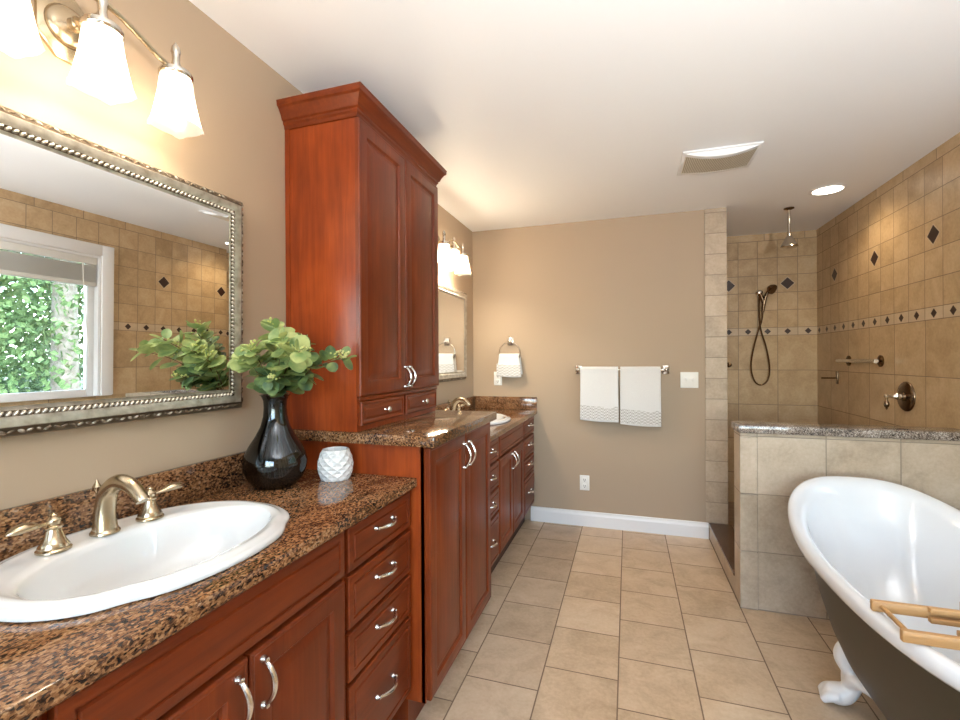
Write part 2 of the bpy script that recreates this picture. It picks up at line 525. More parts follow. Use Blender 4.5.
# half wall, cap and curb
TH = .15; HY = 2.765; HZ = .937
hw = MB().box(XH, W, HY, HY+TH, 0, HZ)
o = struct('wall_half', hw, [M['tile_half_front'], M['tile_half_end']], 'tiled half wall between tub and shower', 'wall')
for p in o.data.polygons:
    if abs(p.normal.x) > .5: p.material_index = 1
bull = MB()
for k in range(3):
    z0 = .305*k + (.0025 if k else 0); z1 = min(.305*(k+1), HZ) - .0015
    bull.box(XH-.004, XH+.080, HY-.006, HY, z0, z1, .004)
struct('half_wall_edging', bull, M['tile_half_end'], '', '', o)
cap = MB().box(XH-.012, W-.001, HY-.020, HY+TH+.015, HZ+.001, HZ+.043, .006)
tag(obj('granite_ledge', cap, M['granite_grey'], at=(XH+.5, HY+.07, HZ)), 'grey speckled granite ledge capping the tiled half wall', 'ledge')
cb = MB().box(XH, XH+.14, HY+TH+.001, YF-.013, 0, .10)
o = struct('trim_2', cb, M['tile_half_end'], 'low tiled curb at the shower entrance', 'curb')
struct('curb_sill', MB().box(XH-.006, XH+.145, HY+TH+.001, YF-.013, .101, .120, .004), M['marble'], '', '', o)
struct('trim_3', MB().box(XH+.146, W-.001, HY+TH+.001, YS-.001, .001, .03), M['shower_floor'], 'brown tiled shower floor behind the half wall', 'shower floor')

# window in the right wall
win = thing('window_1', 'white framed window above the tub with raised blind', 'window', (W, (WY0+WY1)/2, WZ0)); win['kind'] = 'structure'
f = MB(); cw = .088
f.box(W-.018, W-.001, WY0-cw, WY0, WZ0-cw, WZ1+cw, .004); f.box(W-.018, W-.001, WY1, WY1+cw, WZ0-cw, WZ1+cw, .004)
f.box(W-.018, W-.001, WY0, WY1, WZ1, WZ1+cw, .004); f.box(W-.030, W-.001, WY0, WY1, WZ0-.03, WZ0, .004)
f.box(W-.018, W-.001, WY0, WY1, WZ0-cw, WZ0-.031, .004)
obj('window_casing', f, M['trimwhite'], win)
f = MB(); a = .018
for (y0, y1, z0, z1) in ((WY0, WY0+a, WZ0, WZ1), (WY1-a, WY1, WZ0, WZ1), (WY0+a, WY1-a, WZ0, WZ0+a), (WY0+a, WY1-a, WZ1-a, WZ1)):
    f.box(W, W+.12, y0, y1, z0, z1)
obj('window_jamb', f, M['trimwhite'], win)
f = MB(); ym = (WY0+WY1)/2
for (y0, y1) in ((WY0+a, ym-.002), (ym+.002, WY1-a)):
    s_ = .05
    f.box(W+.045, W+.085, y0, y0+s_, WZ0+a, WZ1-a, .004); f.box(W+.045, W+.085, y1-s_, y1, WZ0+a, WZ1-a, .004)
    f.box(W+.045, W+.085, y0+s_, y1-s_, WZ0+a, WZ0+a+.06, .004); f.box(W+.045, W+.085, y0+s_, y1-s_, WZ1-a-.05, WZ1-a, .004)
sash = obj('window_sash', f, M['trimwhite'], win)
for (y0, y1) in ((WY0+a+.05, ym-.052), (ym+.052, WY1-a-.05)):
    obj('window_pane', MB().box(W+.062, W+.066, y0, y1, WZ0+a+.06, WZ1-a-.05), M['pane'], sash)
por = bpy.data.lights.new('daylight portal', 'AREA'); por.shape = 'RECTANGLE'; por.size = WZ1-WZ0; por.size_y = WY1-WY0
por.cycles.is_portal = True
po = bpy.data.objects.new('daylight_portal', por); COL.objects.link(po)
po.location = (W+.13, ym, (WZ0+WZ1)/2); po.rotation_euler = (0, PI/2, 0)
# made-up window for soft sky fill, unseen behind the camera
w2 = thing('fill_window', 'added wide window letting in fill light, unseen behind the camera', 'window', ((NX0+NX1)/2, YN, NZ0)); w2['kind'] = 'structure'
f = MB(); xm = (NX0+NX1)/2
for (x0, x1, z0, z1) in ((NX0, NX0+.05, NZ0, NZ1), (NX1-.05, NX1, NZ0, NZ1), (NX0+.05, NX1-.05, NZ0, NZ0+.05), (NX0+.05, NX1-.05, NZ1-.05, NZ1), (xm-.03, xm+.03, NZ0+.05, NZ1-.05)):
    f.box(x0, x1, YN-.07, YN-.02, z0, z1)
sash = obj('window_sash', f, M['trimwhite'], w2)
f = MB()
for (x0, x1, z0, z1) in ((NX0-.08, NX0, NZ0-.08, NZ1+.08), (NX1, NX1+.08, NZ0-.08, NZ1+.08), (NX0, NX1, NZ1, NZ1+.08), (NX0, NX1, NZ0-.08, NZ0)):
    f.box(x0, x1, YN+.001, YN+.018, z0, z1, .004)
obj('window_casing', f, M['trimwhite'], w2)
for (x0, x1) in ((NX0+.05, xm-.03), (xm+.03, NX1-.05)):
    obj('window_pane', MB().box(x0, x1, YN-.047, YN-.043, NZ0+.05, NZ1-.05), M['pane'], sash)
por = bpy.data.lights.new('fill portal rear', 'AREA'); por.shape = 'RECTANGLE'; por.size = NX1-NX0; por.size_y = NZ1-NZ0
por.cycles.is_portal = True
po = bpy.data.objects.new('fill_portal_rear', por); COL.objects.link(po)
po.location = (xm, YN-.11, (NZ0+NZ1)/2); po.rotation_euler = (PI/2, 0, 0)
# blind
bl = thing('window_blind', 'white slatted blind pulled up at the top of the window', 'blind', (W+.02, ym, WZ1))
by0, by1 = WY0+.025, WY1-.025
obj('headrail', MB().box(W+.004, W+.042, by0, by1, WZ1-.075, WZ1-.019, .004), M['blind'], bl)
sl = MB()
for k in range(24):
    z = WZ1-.085-k*.0053
    sl.box(W+.004, W+.042, by0+.004, by1-.004, z-.0032, z, .001, 1)
obj('slats', sl, M['blind'], bl)
obj('bottom_rail', MB().box(W+.004, W+.042, by0+.004, by1-.004, WZ1-.245, WZ1-.213, .004), M['blind'], bl)
obj('wand', MB().tube([(W+.008, by1-.10, WZ1-.07), (W+.004, by1-.085, WZ1-.4), (W+.003, by1-.05, WZ1-.80)], .004, 6), M['blind'], bl)

# ------------------------------------------------------------------ cabinets
def pull_mesh(c, axis, L=.10, out=.026):
    """arched bar pull; c is the point on the panel face (facing +x)"""
    mb = MB(); c = Vector(c); d = Vector((0, 1, 0)) if axis == 'y' else Vector((0, 0, 1))
    X = Vector((1, 0, 0))
    pts = []; rad = []
    for k in range(13):
        t = k/12; s_ = (t-.5)*L
        pts.append(c + d*s_ + X*(.006 + out*math.sin(PI*t)**.8)); rad.append(.0042 + .0018*math.sin(PI*t))
    mb.tube(pts, rad, 8)
    for s_ in (-.5, .5):
        mb.lathe([(.0085, 0), (.0085, .004), (.0055, .008), (.0055, .014), (.003, .016)], c + d*s_*L, 'x', 10)
    return mb
DOOR = lambda t: [(0, -t+.0005), (0, -.005), (.002, -.0015), (.006, 0), (.010, -.001), (.013, 0), (.052, 0), (.055, -.003), (.058, -.008), (.064, -.009), (.088, -.0025), (.092, -.0015)]
DRAWER = lambda t: [(0, -t+.0005), (0, -.005), (.002, -.002), (.005, -.001), (.021, -.0005), (.0225, -.0045), (.027, -.005), (.030, 0), (.034, .0005)]
RAISED = lambda t: [(0, -t+.0005), (0, -.005), (.002, -.0015), (.006, 0), (.010, 0), (.016, -.003), (.020, -.004), (.030, 0)]
def front(name, root, x, y0, y1, z0, z1, style, hcoords=None, haxis='y', mat='wood_v', knob=False, hl=.10):
    o = obj(name, MB().nested(y0, y1, z0, z1, style(.02), 1, x), M[mat], root, angle=20)
    if hcoords:
        if knob:
            hc = Vector((x, *hcoords))
            kb = MB().lathe([(.007, 0), (.007, .002), (.004, .006), (.004, .012), (.011, .016), (.013, .021), (.010, .026), (.004, .028)], hc, 'x', 14)
            obj('knob', kb, M['pull'], o, label='brushed nickel knob')
        else:
            obj('handle', pull_mesh((x, *hcoords), haxis, hl), M['pull'], o, label='brushed nickel arched handle')
    return o
XB = .520      # face of the vanity boxes
XF = .540      # faces of vanity doors and drawers
def carcass(root, y0, y1, z0, z1, xb, toe=True, tz=.14):
    c = MB()
    c.box(.002, xb-.02, y0, y0+.018, z0, z1); c.box(.002, xb-.02, y1-.018, y1, z0, z1)
    c.box(.002, .02, y0+.018, y1-.018, z0, z1); c.box(.02, xb-.02, y0+.018, y1-.018, z0, z0+.018)
    c.box(xb-.02, xb, y0, y1, z0, z1)
    obj('body', c, M['wood_v'], root)
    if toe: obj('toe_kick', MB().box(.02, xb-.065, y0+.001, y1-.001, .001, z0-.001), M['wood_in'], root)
def drawer_unit(y0, y1, label, group):
    root = thing('drawer_cabinet', label, 'cabinet', (.26, (y0+y1)/2, 0), group)
    carcass(root, y0, y1, .155, .884, XB)
    a, b = y0+.012, y1-.012
    for (z0, z1) in ((.750, .874), (.592, .736), (.446, .578), (.172, .432)):
        front('drawer', root, XF, a, b, z0, z1, DRAWER, ((a+b)/2, (z0+z1)/2 + (.015 if z1-z0 < .2 else .012)), 'y', 'wood_h')
    return root
def sink_unit(y0, y1, label, group):
    root = thing('sink_cabinet', label, 'cabinet', (.26, (y0+y1)/2, 0), group)
    carcass(root, y0, y1, .155, .884, XB)
    front('false_drawer_front', root, XF, y0+.006, y1-.006, .752, .876, DRAWER, None, 'y', 'wood_h')
    ym_ = (y0+y1)/2
    front('door', root, XF, y0+.006, ym_-.003, .172, .738, DOOR, (ym_-.033, .665), 'z', hl=.096)
    front('door', root, XF, ym_+.003, y1-.006, .172, .738, DOOR, (ym_+.033, .665), 'z', hl=.096)
    return root
SH = 2.238     # distance from the near vanity to the far one
d_r = drawer_unit(1.079, 1.478, 'cherry four-drawer cabinet beside the tall cabinet, under the near vase', 'cherry vanity cabinets')
s_n = sink_unit(.405, 1.078, 'cherry double-door sink cabinet under the near sink', 'cherry vanity cabinets')
d_l = dup(d_r, (0, -1.0745, 0), 'cherry drawer cabinet at the lower left edge, left of the near sink doors', 'cherry vanity cabinets')
dup(d_r, (0, SH, 0), 'cherry four-drawer cabinet against the far wall, end of the far vanity', 'cherry vanity cabinets')
dup(s_n, (0, SH, 0), 'cherry double-door sink cabinet under the far sink', 'cherry vanity cabinets')
dup(d_l, (0, SH, 0), 'cherry drawer cabinet of the far vanity just behind the tall cabinet', 'cherry vanity cabinets')

# sink outline in plan: an oval with a proud, shouldered front
def sink_pt(th, ax, ay, cx, cy):
    c, s_ = math.cos(th), math.sin(th)
    n = 2.25
    x = ax*math.copysign(abs(c)**(2/n), c); y = ay*math.copysign(abs(s_)**(2/n), s_)
    if x > 0:
        q = abs(y)/ay
        x *= 1 -   .05*max(0, math.exp(-((q-.66)/.10)**2)) + .02*math.exp(-(q/.45)**2)
    return (cx+x, cy+y)
SCX, SCY = .264, .757
NS = 96
def sink_ring(sx, sy, z, cx=SCX): return [(*sink_pt(k*2*PI/NS, sx, sy, cx, SCY), z) for k in range(NS)]
def basin_ring(ax, ay, z, cx):
    return [(cx+ax*math.cos(k*2*PI/NS), SCY+ay*math.sin(k*2*PI/NS), z) for k in range(NS)]
CT = .918      # countertop height
def countertop(y0, y1, label):
    root = thing('countertop', label, 'countertop', (.28, SCY, CT-.034))
    x0, x1 = .002, .557
    zb, zt = CT-.033, CT
    hole = [sink_pt(k*2*PI/NS, .20, .262, SCX, SCY) for k in range(NS)]
    def rect(ins):
        a0, a1, b0, b1 = x0, x1-ins, y0, y1
        out = []
        for k in range(NS):
            th = k*2*PI/NS; dx, dy = math.cos(th), math.sin(th)
            t = 1e9
            if dx > 1e-9: t = min(t, (a1-SCX)/dx)
            if dx < -1e-9: t = min(t, (a0-SCX)/dx)
            if dy > 1e-9: t = min(t, (b1-SCY)/dy)
            if dy < -1e-9: t = min(t, (b0-SCY)/dy)
            out.append([SCX+dx*t, SCY+dy*t])
        for (cx, cy) in ((a0, b0), (a0, b1), (a1, b0), (a1, b1)):
            j = min(range(NS), key=lambda q: (out[q][0]-cx)**2+(out[q][1]-cy)**2)
            out[j] = [cx, cy]
        return out
    r0, r1 = rect(0), rect(.004)
    mb = MB()
    rings = [[(*p, zb) for p in hole], [(*p, zb) for p in rect(.003)], [(*p, zb+.004) for p in r0], [(*p, zt-.005) for p in r0], [(*p, zt-.0015) for p in rect(.0015)], [(*p, zt) for p in rect(.005)], [(*p, zt) for p in hole], [(*p, zb) for p in hole]]
    mb.loops(rings, False, False)
    bmesh.ops.remove_doubles(mb.bm, verts=mb.bm.verts, dist=1e-5)
    obj('slab', mb, M['granite'], root, angle=30)
    obj('backsplash', MB().box(.002, .022, y0, y1, CT+.0005, CT+.106, .003), M['granite'], root)
    return root
def make_sink(label):
    root = thing('bathroom_sink', label, 'sink', (SCX, SCY, CT))
    mb = MB()
    A, B = .239, .297
    z = CT+.0012
    rings = [sink_ring(A-.010, B-.010, z), sink_ring(A, B, z+.002), sink_ring(A+.002, B+.002, z+.008), sink_ring(A-.001, B-.001, z+.014), sink_ring(A-.008, B-.008, z+.017),
             sink_ring(A-.016, B-.016, z+.0165), sink_ring(A-.019, B-.019, z+.019), sink_ring(A-.026, B-.026, z+.0215), sink_ring(A-.032, B-.032, z+.0205)]
    def blend(t, zz):
        a = sink_ring(A-.034, B-.034, 0); b = basin_ring(.160, .252, 0, .298)
        return [(p[0]*(1-t)+q[0]*t, p[1]*(1-t)+q[1]*t, zz) for p, q in zip(a, b)]
    rings += [blend(.05, z+.0195), blend(.6, z+.018), blend(.9, z+.0165)]
    for s_, dz in ((1.0, .012), (.975, .0), (.93, -.03), (.85, -.075), (.70, -.108), (.48, -.128), (.22, -.138), (.09, -.140)):
        rings.append(basin_ring(.160*s_, .252*s_, z+dz, .298))
    mb.loops(rings, False, True)
    for v in mb.bm.verts: v.co.x = max(v.co.x, .026)
    obj('bowl', mb, M['porcelain'], root, angle=60)
    obj('drain', MB().lathe([(.001, .0), (.022, .0), (.024, -.002), (.024, -.006)], (.298, SCY, z-.136), 'z', 20), M['nickel'], root)
    return root
def make_faucet(label):
    zb = CT+.0205
    root = thing('bathroom_faucet', label, 'faucet', (.112, SCY-.004, zb))
    c = Vector((.108, SCY-.006, zb))
    base = [(.029, 0), (.029, .004), (.026, .007), (.025, .010)]
    sp = MB().lathe(base, c, 'z', 24)
    pts = catmull([c+Vector(p) for p in ((0, 0, .006), (.000, 0, .05), (.012, 0, .095), (.045, 0, .121), (.085, 0, .116), (.114, 0, .094), (.122, 0, .084))], 6)
    sp.tube(pts, catr([.025, .0215, .0195, .0178, .0160, .0145, .0138], 6), 16, True, 1.0)
    obj('spout', sp, M['nickel'], root, angle=50)
    lr = MB().tube([c+Vector((-.030, .002, 0)), c+Vector((-.030, .002, .095))], .003, 8)
    lr.lathe([(.003, .09), (.008, .098), (.0095, .104), (.006, .110), (.004, .114), (.001, .122)], c+Vector((-.030, .002, 0)), 'z', 14)
    obj('lift_rod', lr, M['nickel'], root)
    for s_ in (-1, 1):
        h = Vector((.112, SCY-.006+s_*.103, zb))
        hb = MB().lathe([(.030, 0), (.030, .004), (.026, .007), (.027, .010), (.021, .020), (.015, .036), (.0125, .046), (.016, .049), (.016, .052), (.011, .055), (.013, .062), (.012, .067), (.006, .072), (.007, .076), (.001, .081)], h, 'z', 24)
        ho = obj('handle', hb, M['nickel'], root, angle=50)
        lv = MB()
        p = catmull([h+Vector((0, s_*.008, .060)), h+Vector((.004, s_*.024, .061)), h+Vector((.010, s_*.05, .067)), h+Vector((.012, s_*.072, .066)), h+Vector((.012, s_*.086, .062))], 5)
        lv.tube(p, catr([.0065, .006, .0155, .0135, .003], 5), 12, True, .6, (0, 0, 1))
        obj('lever', lv, M['nickel'], ho, angle=60)
    return root
ct_n = countertop(-.02, 1.480, 'brown granite countertop of the near vanity, in the left foreground')
ct_f = dup(ct_n, (0, 0, 0), 'brown granite countertop of the far vanity, at the far wall')
# the far slab is a little shorter and has a side splash on the far wall
for ch in list(ct_f.children):
    bpy.data.objects.remove(ch)
bpy.data.objects.remove(ct_f)
_s = SCY; SCY = SCY+SH
ct_f = countertop(2.285, YF-.002, 'brown granite countertop of the far vanity, at the far wall')
obj('side_splash', MB().box(.023, .555, YF-.022, YF-.002, CT+.0005, CT+.106, .003), M['granite'], ct_f)
SCY = _s
sk = make_sink('white oval drop-in sink in the near countertop')
dup(sk, (0, SH, 0), 'white oval sink in the far countertop by the far wall')
fc = make_faucet('champagne nickel two-handle faucet behind the near sink')
dup(fc, (0, SH, 0), 'nickel two-handle faucet at the far sink behind the tall cabinet')

# tall base cabinet
TY0, TY1 = 1.484, 2.240
tb = thing('base_cabinet', 'tall cherry base cabinet with two long doors standing between the two vanities', 'cabinet', (.3, (TY0+TY1)/2, 0))
c = MB().box(.002, .584, TY0, TY1, .12, 1.030)
c.box(.57, .5855, TY0, TY1, .12, 1.028)
obj('body', c, M['wood_lit'], tb)
obj('toe_kick', MB().box(.02, .515, TY0+.001, TY1-.001, .001, .119), M['wood_v'], tb)
tm = (TY0+TY1)/2
front('door', tb, .606, TY0+.004, tm-.003, .130, 1.022, DOOR, (tm-.030, .930), 'z', hl=.10)
front('door', tb, .606, tm+.003, TY1-.004, .130, 1.022, DOOR, (tm+.030, .930), 'z', hl=.10)
tc = MB().box(.002, .633, TY0-.022, TY1+.020, 1.0305, 1.070, .004)
tag(obj('raised_countertop', tc, M['granite'], at=(.31, tm, 1.0305)), 'raised brown granite slab on the tall base cabinet, under the hutch', 'countertop')

# upper hutch cabinet
UY0, UY1 = 1.478, 2.205
XU = .316
hu = thing('hutch_cabinet', 'tall cherry wall hutch with crown, two doors and two small drawers', 'cabinet', (.16, (UY0+UY1)/2, 1.0705))
c = MB().box(.0025, XU, UY0, UY1, 1.0708, 2.262)
obj('body', c, M['wood_lit'], hu)
obj('edge_strip', MB().box(.0025, .022, UY0-.004, UY0, 1.0712, 2.25), M['wood_lit'], hu)
um = (UY0+UY1)/2
front('door', hu, XU+.021, UY0-.006, um-.002, 1.203, 2.232, DOOR, (um-.022, 1.263), 'z', hl=.085)
front('door', hu, XU+.021, um+.002, UY1+.004, 1.203, 2.232, DOOR, (um+.022, 1.263), 'z', hl=.085)
front('drawer', hu, XU+.014, UY0+.012, um-.012, 1.092, 1.182, RAISED, ((UY0+um)/2, 1.137), 'y', 'wood_h', True)
front('drawer', hu, XU+.014, um+.012, UY1-.012, 1.092, 1.182, RAISED, ((UY1+um)/2, 1.137), 'y', 'wood_h', True)
obj('drawer_rail', MB().box(XU, XU+.012, UY0, UY1, 1.184, 1.200, .003), M['wood_h'], hu)
cp = [(0, 2.236), (.006, 2.238), (.008, 2.250), (.014, 2.256), (.014, 2.264), (.020, 2.268), (.026, 2.284), (.038, 2.304), (.046, 2.310), (.048, 2.326), (.050, 2.330)]
cr = MB()
for lo in (0, ):
    rings = []
    for o_, z in cp:
        rings.append([(.0025, UY0-o_, z), (XU+.004+o_, UY0-o_, z), (XU+.004+o_, UY1+o_, z), (.0025, UY1+o_, z)])
    cr.loops(rings)
obj('crown_molding', cr, M['wood_h'], hu, angle=15)

# ------------------------------------------------------------------ mirrors
def make_mirror(label):
    yc, hw_, zb, zt = .758, .470, 1.180, 1.872
    root = thing('framed_mirror', label, 'mirror', (.004, yc, zb), 'silver framed mirrors over the vanities')
    y0, y1 = yc-hw_, yc+hw_
    def sweep(prof):
        rings = []
        for ins, x in prof:
            rings.append([(.004+x, y0+ins, zb+ins), (.004+x, y1-ins, zb+ins), (.004+x, y1-ins, zt-ins), (.004+x, y0+ins, zt-ins)])
        rings.append(rings[0])
        mb = MB().loops(rings, False, False)
        bmesh.ops.remove_doubles(mb.bm, verts=mb.bm.verts, dist=1e-6)
        return mb
    fo = obj('frame', sweep([(0, 0), (0, .022), (.004, .032), (.022, .046), (.024, .048), (.034, .047), (.044, .040), (.056, .036), (.066, .030), (.069, .012), (.069, 0)]), M['silver'], root, angle=35)
    fo.data.materials.append(M['antique'])
    for p in fo.data.polygons:
        cc = p.center + rootloc(fo)
        ins_ = min(cc.y-y0, y1-cc.y, cc.z-zb, zt-cc.z)
        if ins_ < .0205 or .0435 < ins_ < .058: p.material_index = 1
    # carved scroll border: raised leaves along the outer edge
    cv = MB()
    def run(ins, step):
        out = []
        per = [((y0+ins, zb+ins), (y1-ins, zb+ins)), ((y1-ins, zb+ins), (y1-ins, zt-ins)), ((y1-ins, zt-ins), (y0+ins, zt-ins)), ((y0+ins, zt-ins), (y0+ins, zb+ins))]
        for (a, b) in per:
            L = math.hypot(b[0]-a[0], b[1]-a[1]); n = max(2, int(L/step))
            for k in range(n):
                t = (k+.5)/n
                out.append((a[0]+(b[0]-a[0])*t, a[1]+(b[1]-a[1])*t, math.atan2(b[1]-a[1], b[0]-a[0]), k))
        return out
    for (y, z, an, k) in run(.013, .016):
        rot = Matrix.Rotation(an + (.55 if k % 2 else -.55), 3, 'X')
        cv.sphere((.004+.036, y, z), 1, 8, 5, (.0065, .011, .0045), rot)
    obj('carved_border', cv, M['carved'], fo, angle=80)
    rb = MB()
    for (y, z, an, k) in run(.050, .0125):
        rot = Matrix.Rotation(an+.75, 3, 'X')
        rb.sphere((.004+.040, y, z), 1, 8, 5, (.006, .0078, .0040), rot)
    obj('rope_bead', rb, M['silver'], fo, angle=80)
    g = MB().nested(y0+.066, y1-.066, zb+.066, zt-.066, [(0, .004), (0, .0400), (.010, .0402)], 1, .004)
    obj('mirror_glass', g, M['mirror'], root, angle=1)
    root.rotation_euler = (0, .0110, 0)
    return root
mr = make_mirror('large silver framed mirror over the near sink, reflecting the window')
dup(mr, (0, SH, 0), 'silver framed mirror over the far sink, half hidden by the hutch', 'silver framed mirrors over the vanities')

# ------------------------------------------------------------------ vanity lights
def make_light(label):
    yc = .738; LX = .13
    root = thing('vanity_light', label, 'lamp', (0, yc, 2.1), 'three-lamp vanity lights')
    p = MB()
    def octa(s_, x): 
        a, b = .058*s_, .078*s_; c_ = .038*s_
        return [(x, yc+q, 2.128+r) for q, r in ((-a, -b+c_), (-a+c_, -b), (a-c_, -b), (a, -b+c_), (a, b-c_), (a-c_, b), (-a+c_, b), (-a, b-c_))]
    p.loops([octa(1, .001), octa(1, .010), octa(.93, .014)])
    po_ = obj('wall_plate', p, M['nickel'], root)
    obj('dome', MB().lathe([(.048, .014), (.047, .020), (.040, .028), (.030, .032), (.016, .036), (.012, .046), (.016, .052), (.011, .060), (.009, LX)], (0, yc, 2.128), 'x', 28), M['nickel'], po_, angle=50)
    arm = []
    for k in range(41):
        t = k/40*2-1
        y = yc + t*.185
        z = 2.140 + .022*math.cos(t*PI) - .010*abs(t)
        arm.append((LX, y, z))
    obj('arm', MB().tube(arm, .0065, 10), M['nickel'], root)
    for s_ in (-1, 0, 1):
        y = yc + s_*.180; c_ = (LX, y, 0)
        zt = 2.098
        h = MB().lathe([(.010, zt+.012), (.009, zt+.022), (.011, zt+.030), (.009, zt+.040), (.010, zt+.056), (.012, zt+.062), (.010, zt+.074), (.005, zt+.082), (.001, zt+.088)], c_, 'z', 16)
        h.lathe([(.038, zt-.008), (.040, zt-.006), (.040, zt+.003), (.036, zt+.005), (.036, zt+.010), (.012, zt+.014)], c_, 'z', 24, False)
        ho = obj('lamp_holder', h, M['steel'], root, angle=45)
        sd = MB(); rings = []
        for q, (r, dz, sq) in enumerate([(.034, .004, .1), (.037, -.010, .35), (.040, -.042, .55), (.0455, -.078, .75), (.051, -.108, .9), (.055, -.124, 1.0), (.0585, -.131, 1.0)]):
            ring = []
            for k in range(48):
                a = k*2*PI/48 + PI/4
                n = 2 + 4.2*sq
                ca, sa = abs(math.cos(a)), abs(math.sin(a))
                rr = r*((1-sq*.35) + sq*.35/((ca**n+sa**n)**(1/n)))
                corner = max(0, math.cos(4*(a-PI/4)))**3
                dip = -.007*sq*corner
                ring.append((LX+rr*math.cos(a), y+rr*math.sin(a), zt-.004+dz+dip))
            rings.append(ring)
        sd.loops(rings, False, False)
        obj('lamp_shade', sd, M['lampglass'], root, angle=60, label='frosted white glass shade')
        bo = obj('bulb', MB().lathe([(.010, zt-.005), (.012, zt-.030), (.020, zt-.055), (.025, zt-.078), (.020, zt-.096), (.008, zt-.104)], c_, 'z', 16), M['bulb'], ho)
        ld = bpy.data.lights.new('bulb light', 'POINT'); ld.energy = W_LAMP; ld.color = (1.0, .84, .63); ld.shadow_soft_size = .028
        lo = bpy.data.objects.new('bulb_light', ld); COL.objects.link(lo); lo.parent = root
        lo.location = (LX, y-yc, zt-.100-2.1)
    return root
vl = make_light('nickel three-lamp vanity light above the near mirror')
vf = dup(vl, (0, SH-.005, 0), 'nickel three-lamp vanity light above the far mirror')
for ch in vf.children:
    if ch.type == 'LIGHT':
        ch.data = ch.data.copy(); ch.data.energy = W_LAMP_FAR

# ------------------------------------------------------------------ vase, branches, cup
VC = Vector((.145, 1.255, CT+.0005))
vp = [(.060, 0), (.066, .004), (.086, .028), (.099, .060), (.101, .085), (.095, .110), (.081, .138), (.062, .168), (.046, .200), (.038, .232), (.0355, .262), (.037, .285), (.043, .300), (.049, .305)]
vi = [(r-.0035, max(z, .006)) for r, z in reversed(vp)]
v = MB().lathe(vp+vi, VC, 'z', 48, True, True)
tag(obj('glass_vase', v, M['vase'], at=VC, angle=60), 'smoky blue glass vase standing beside the near sink by the tall cabinet', 'vase')
tips = [((.400, 1.290, 1.345), 'reaching farthest right, in front of the hutch', 'leaf'),
        ((.360, 1.115, 1.365), 'reaching forward over the countertop', 'leaf_lamplit'),
        ((.215, 1.185, 1.440), 'rising tallest above the vase', 'leaf_lamplit'),
        ((.300, 1.225, 1.365), 'leaning right above the vase mouth', 'leaf'),
        ((.165, 1.130, 1.370), 'leaning left toward the mirror frame', 'leaf_lamplit'),
        ((.285, 1.235, 1.290), 'drooping right over the vase lip', 'leaf'),
        ((.225, 1.150, 1.280), 'drooping forward over the vase lip', 'leaf'),
        ((.115, 1.140, 1.340), 'reaching farthest left, across the mirror frame', 'leaf_lamplit'),
        ((.250, 1.260, 1.395), 'rising behind the other leaves at the right', 'leaf'),
        ((.290, 1.130, 1.405), 'rising in front of the tallest branch', 'leaf_lamplit')]
def leaf(mb, c, d, up, L, wd):
    d = d.normalized(); s_ = d.cross(up)
    if s_.length < 1e-3: s_ = d.cross(Vector((1, 0, .3)))
    s_.normalize(); n = s_.cross(d)
    prof = [(0, 0), (.10, .55), (.32, .96), (.58, 1.0), (.82, .74), (.94, .38), (1.0, .05)]
    L_, C_, R_ = [], [], []
    for t, w_ in prof:
        base = c + d*(t*L) + n*(-.10*L*t*t)
        C_.append(mb.bm.verts.new(base - n*(.05*wd*w_)))
        L_.append(mb.bm.verts.new(base + s_*(wd*w_*.5) + n*(.06*wd*w_)))
        R_.append(mb.bm.verts.new(base - s_*(wd*w_*.5) + n*(.06*wd*w_)))
    for i in range(len(prof)-1):
        mb.face((L_[i], C_[i], C_[i+1], L_[i+1])); mb.face((C_[i], R_[i], R_[i+1], C_[i+1]))
rnd = random.Random(11)
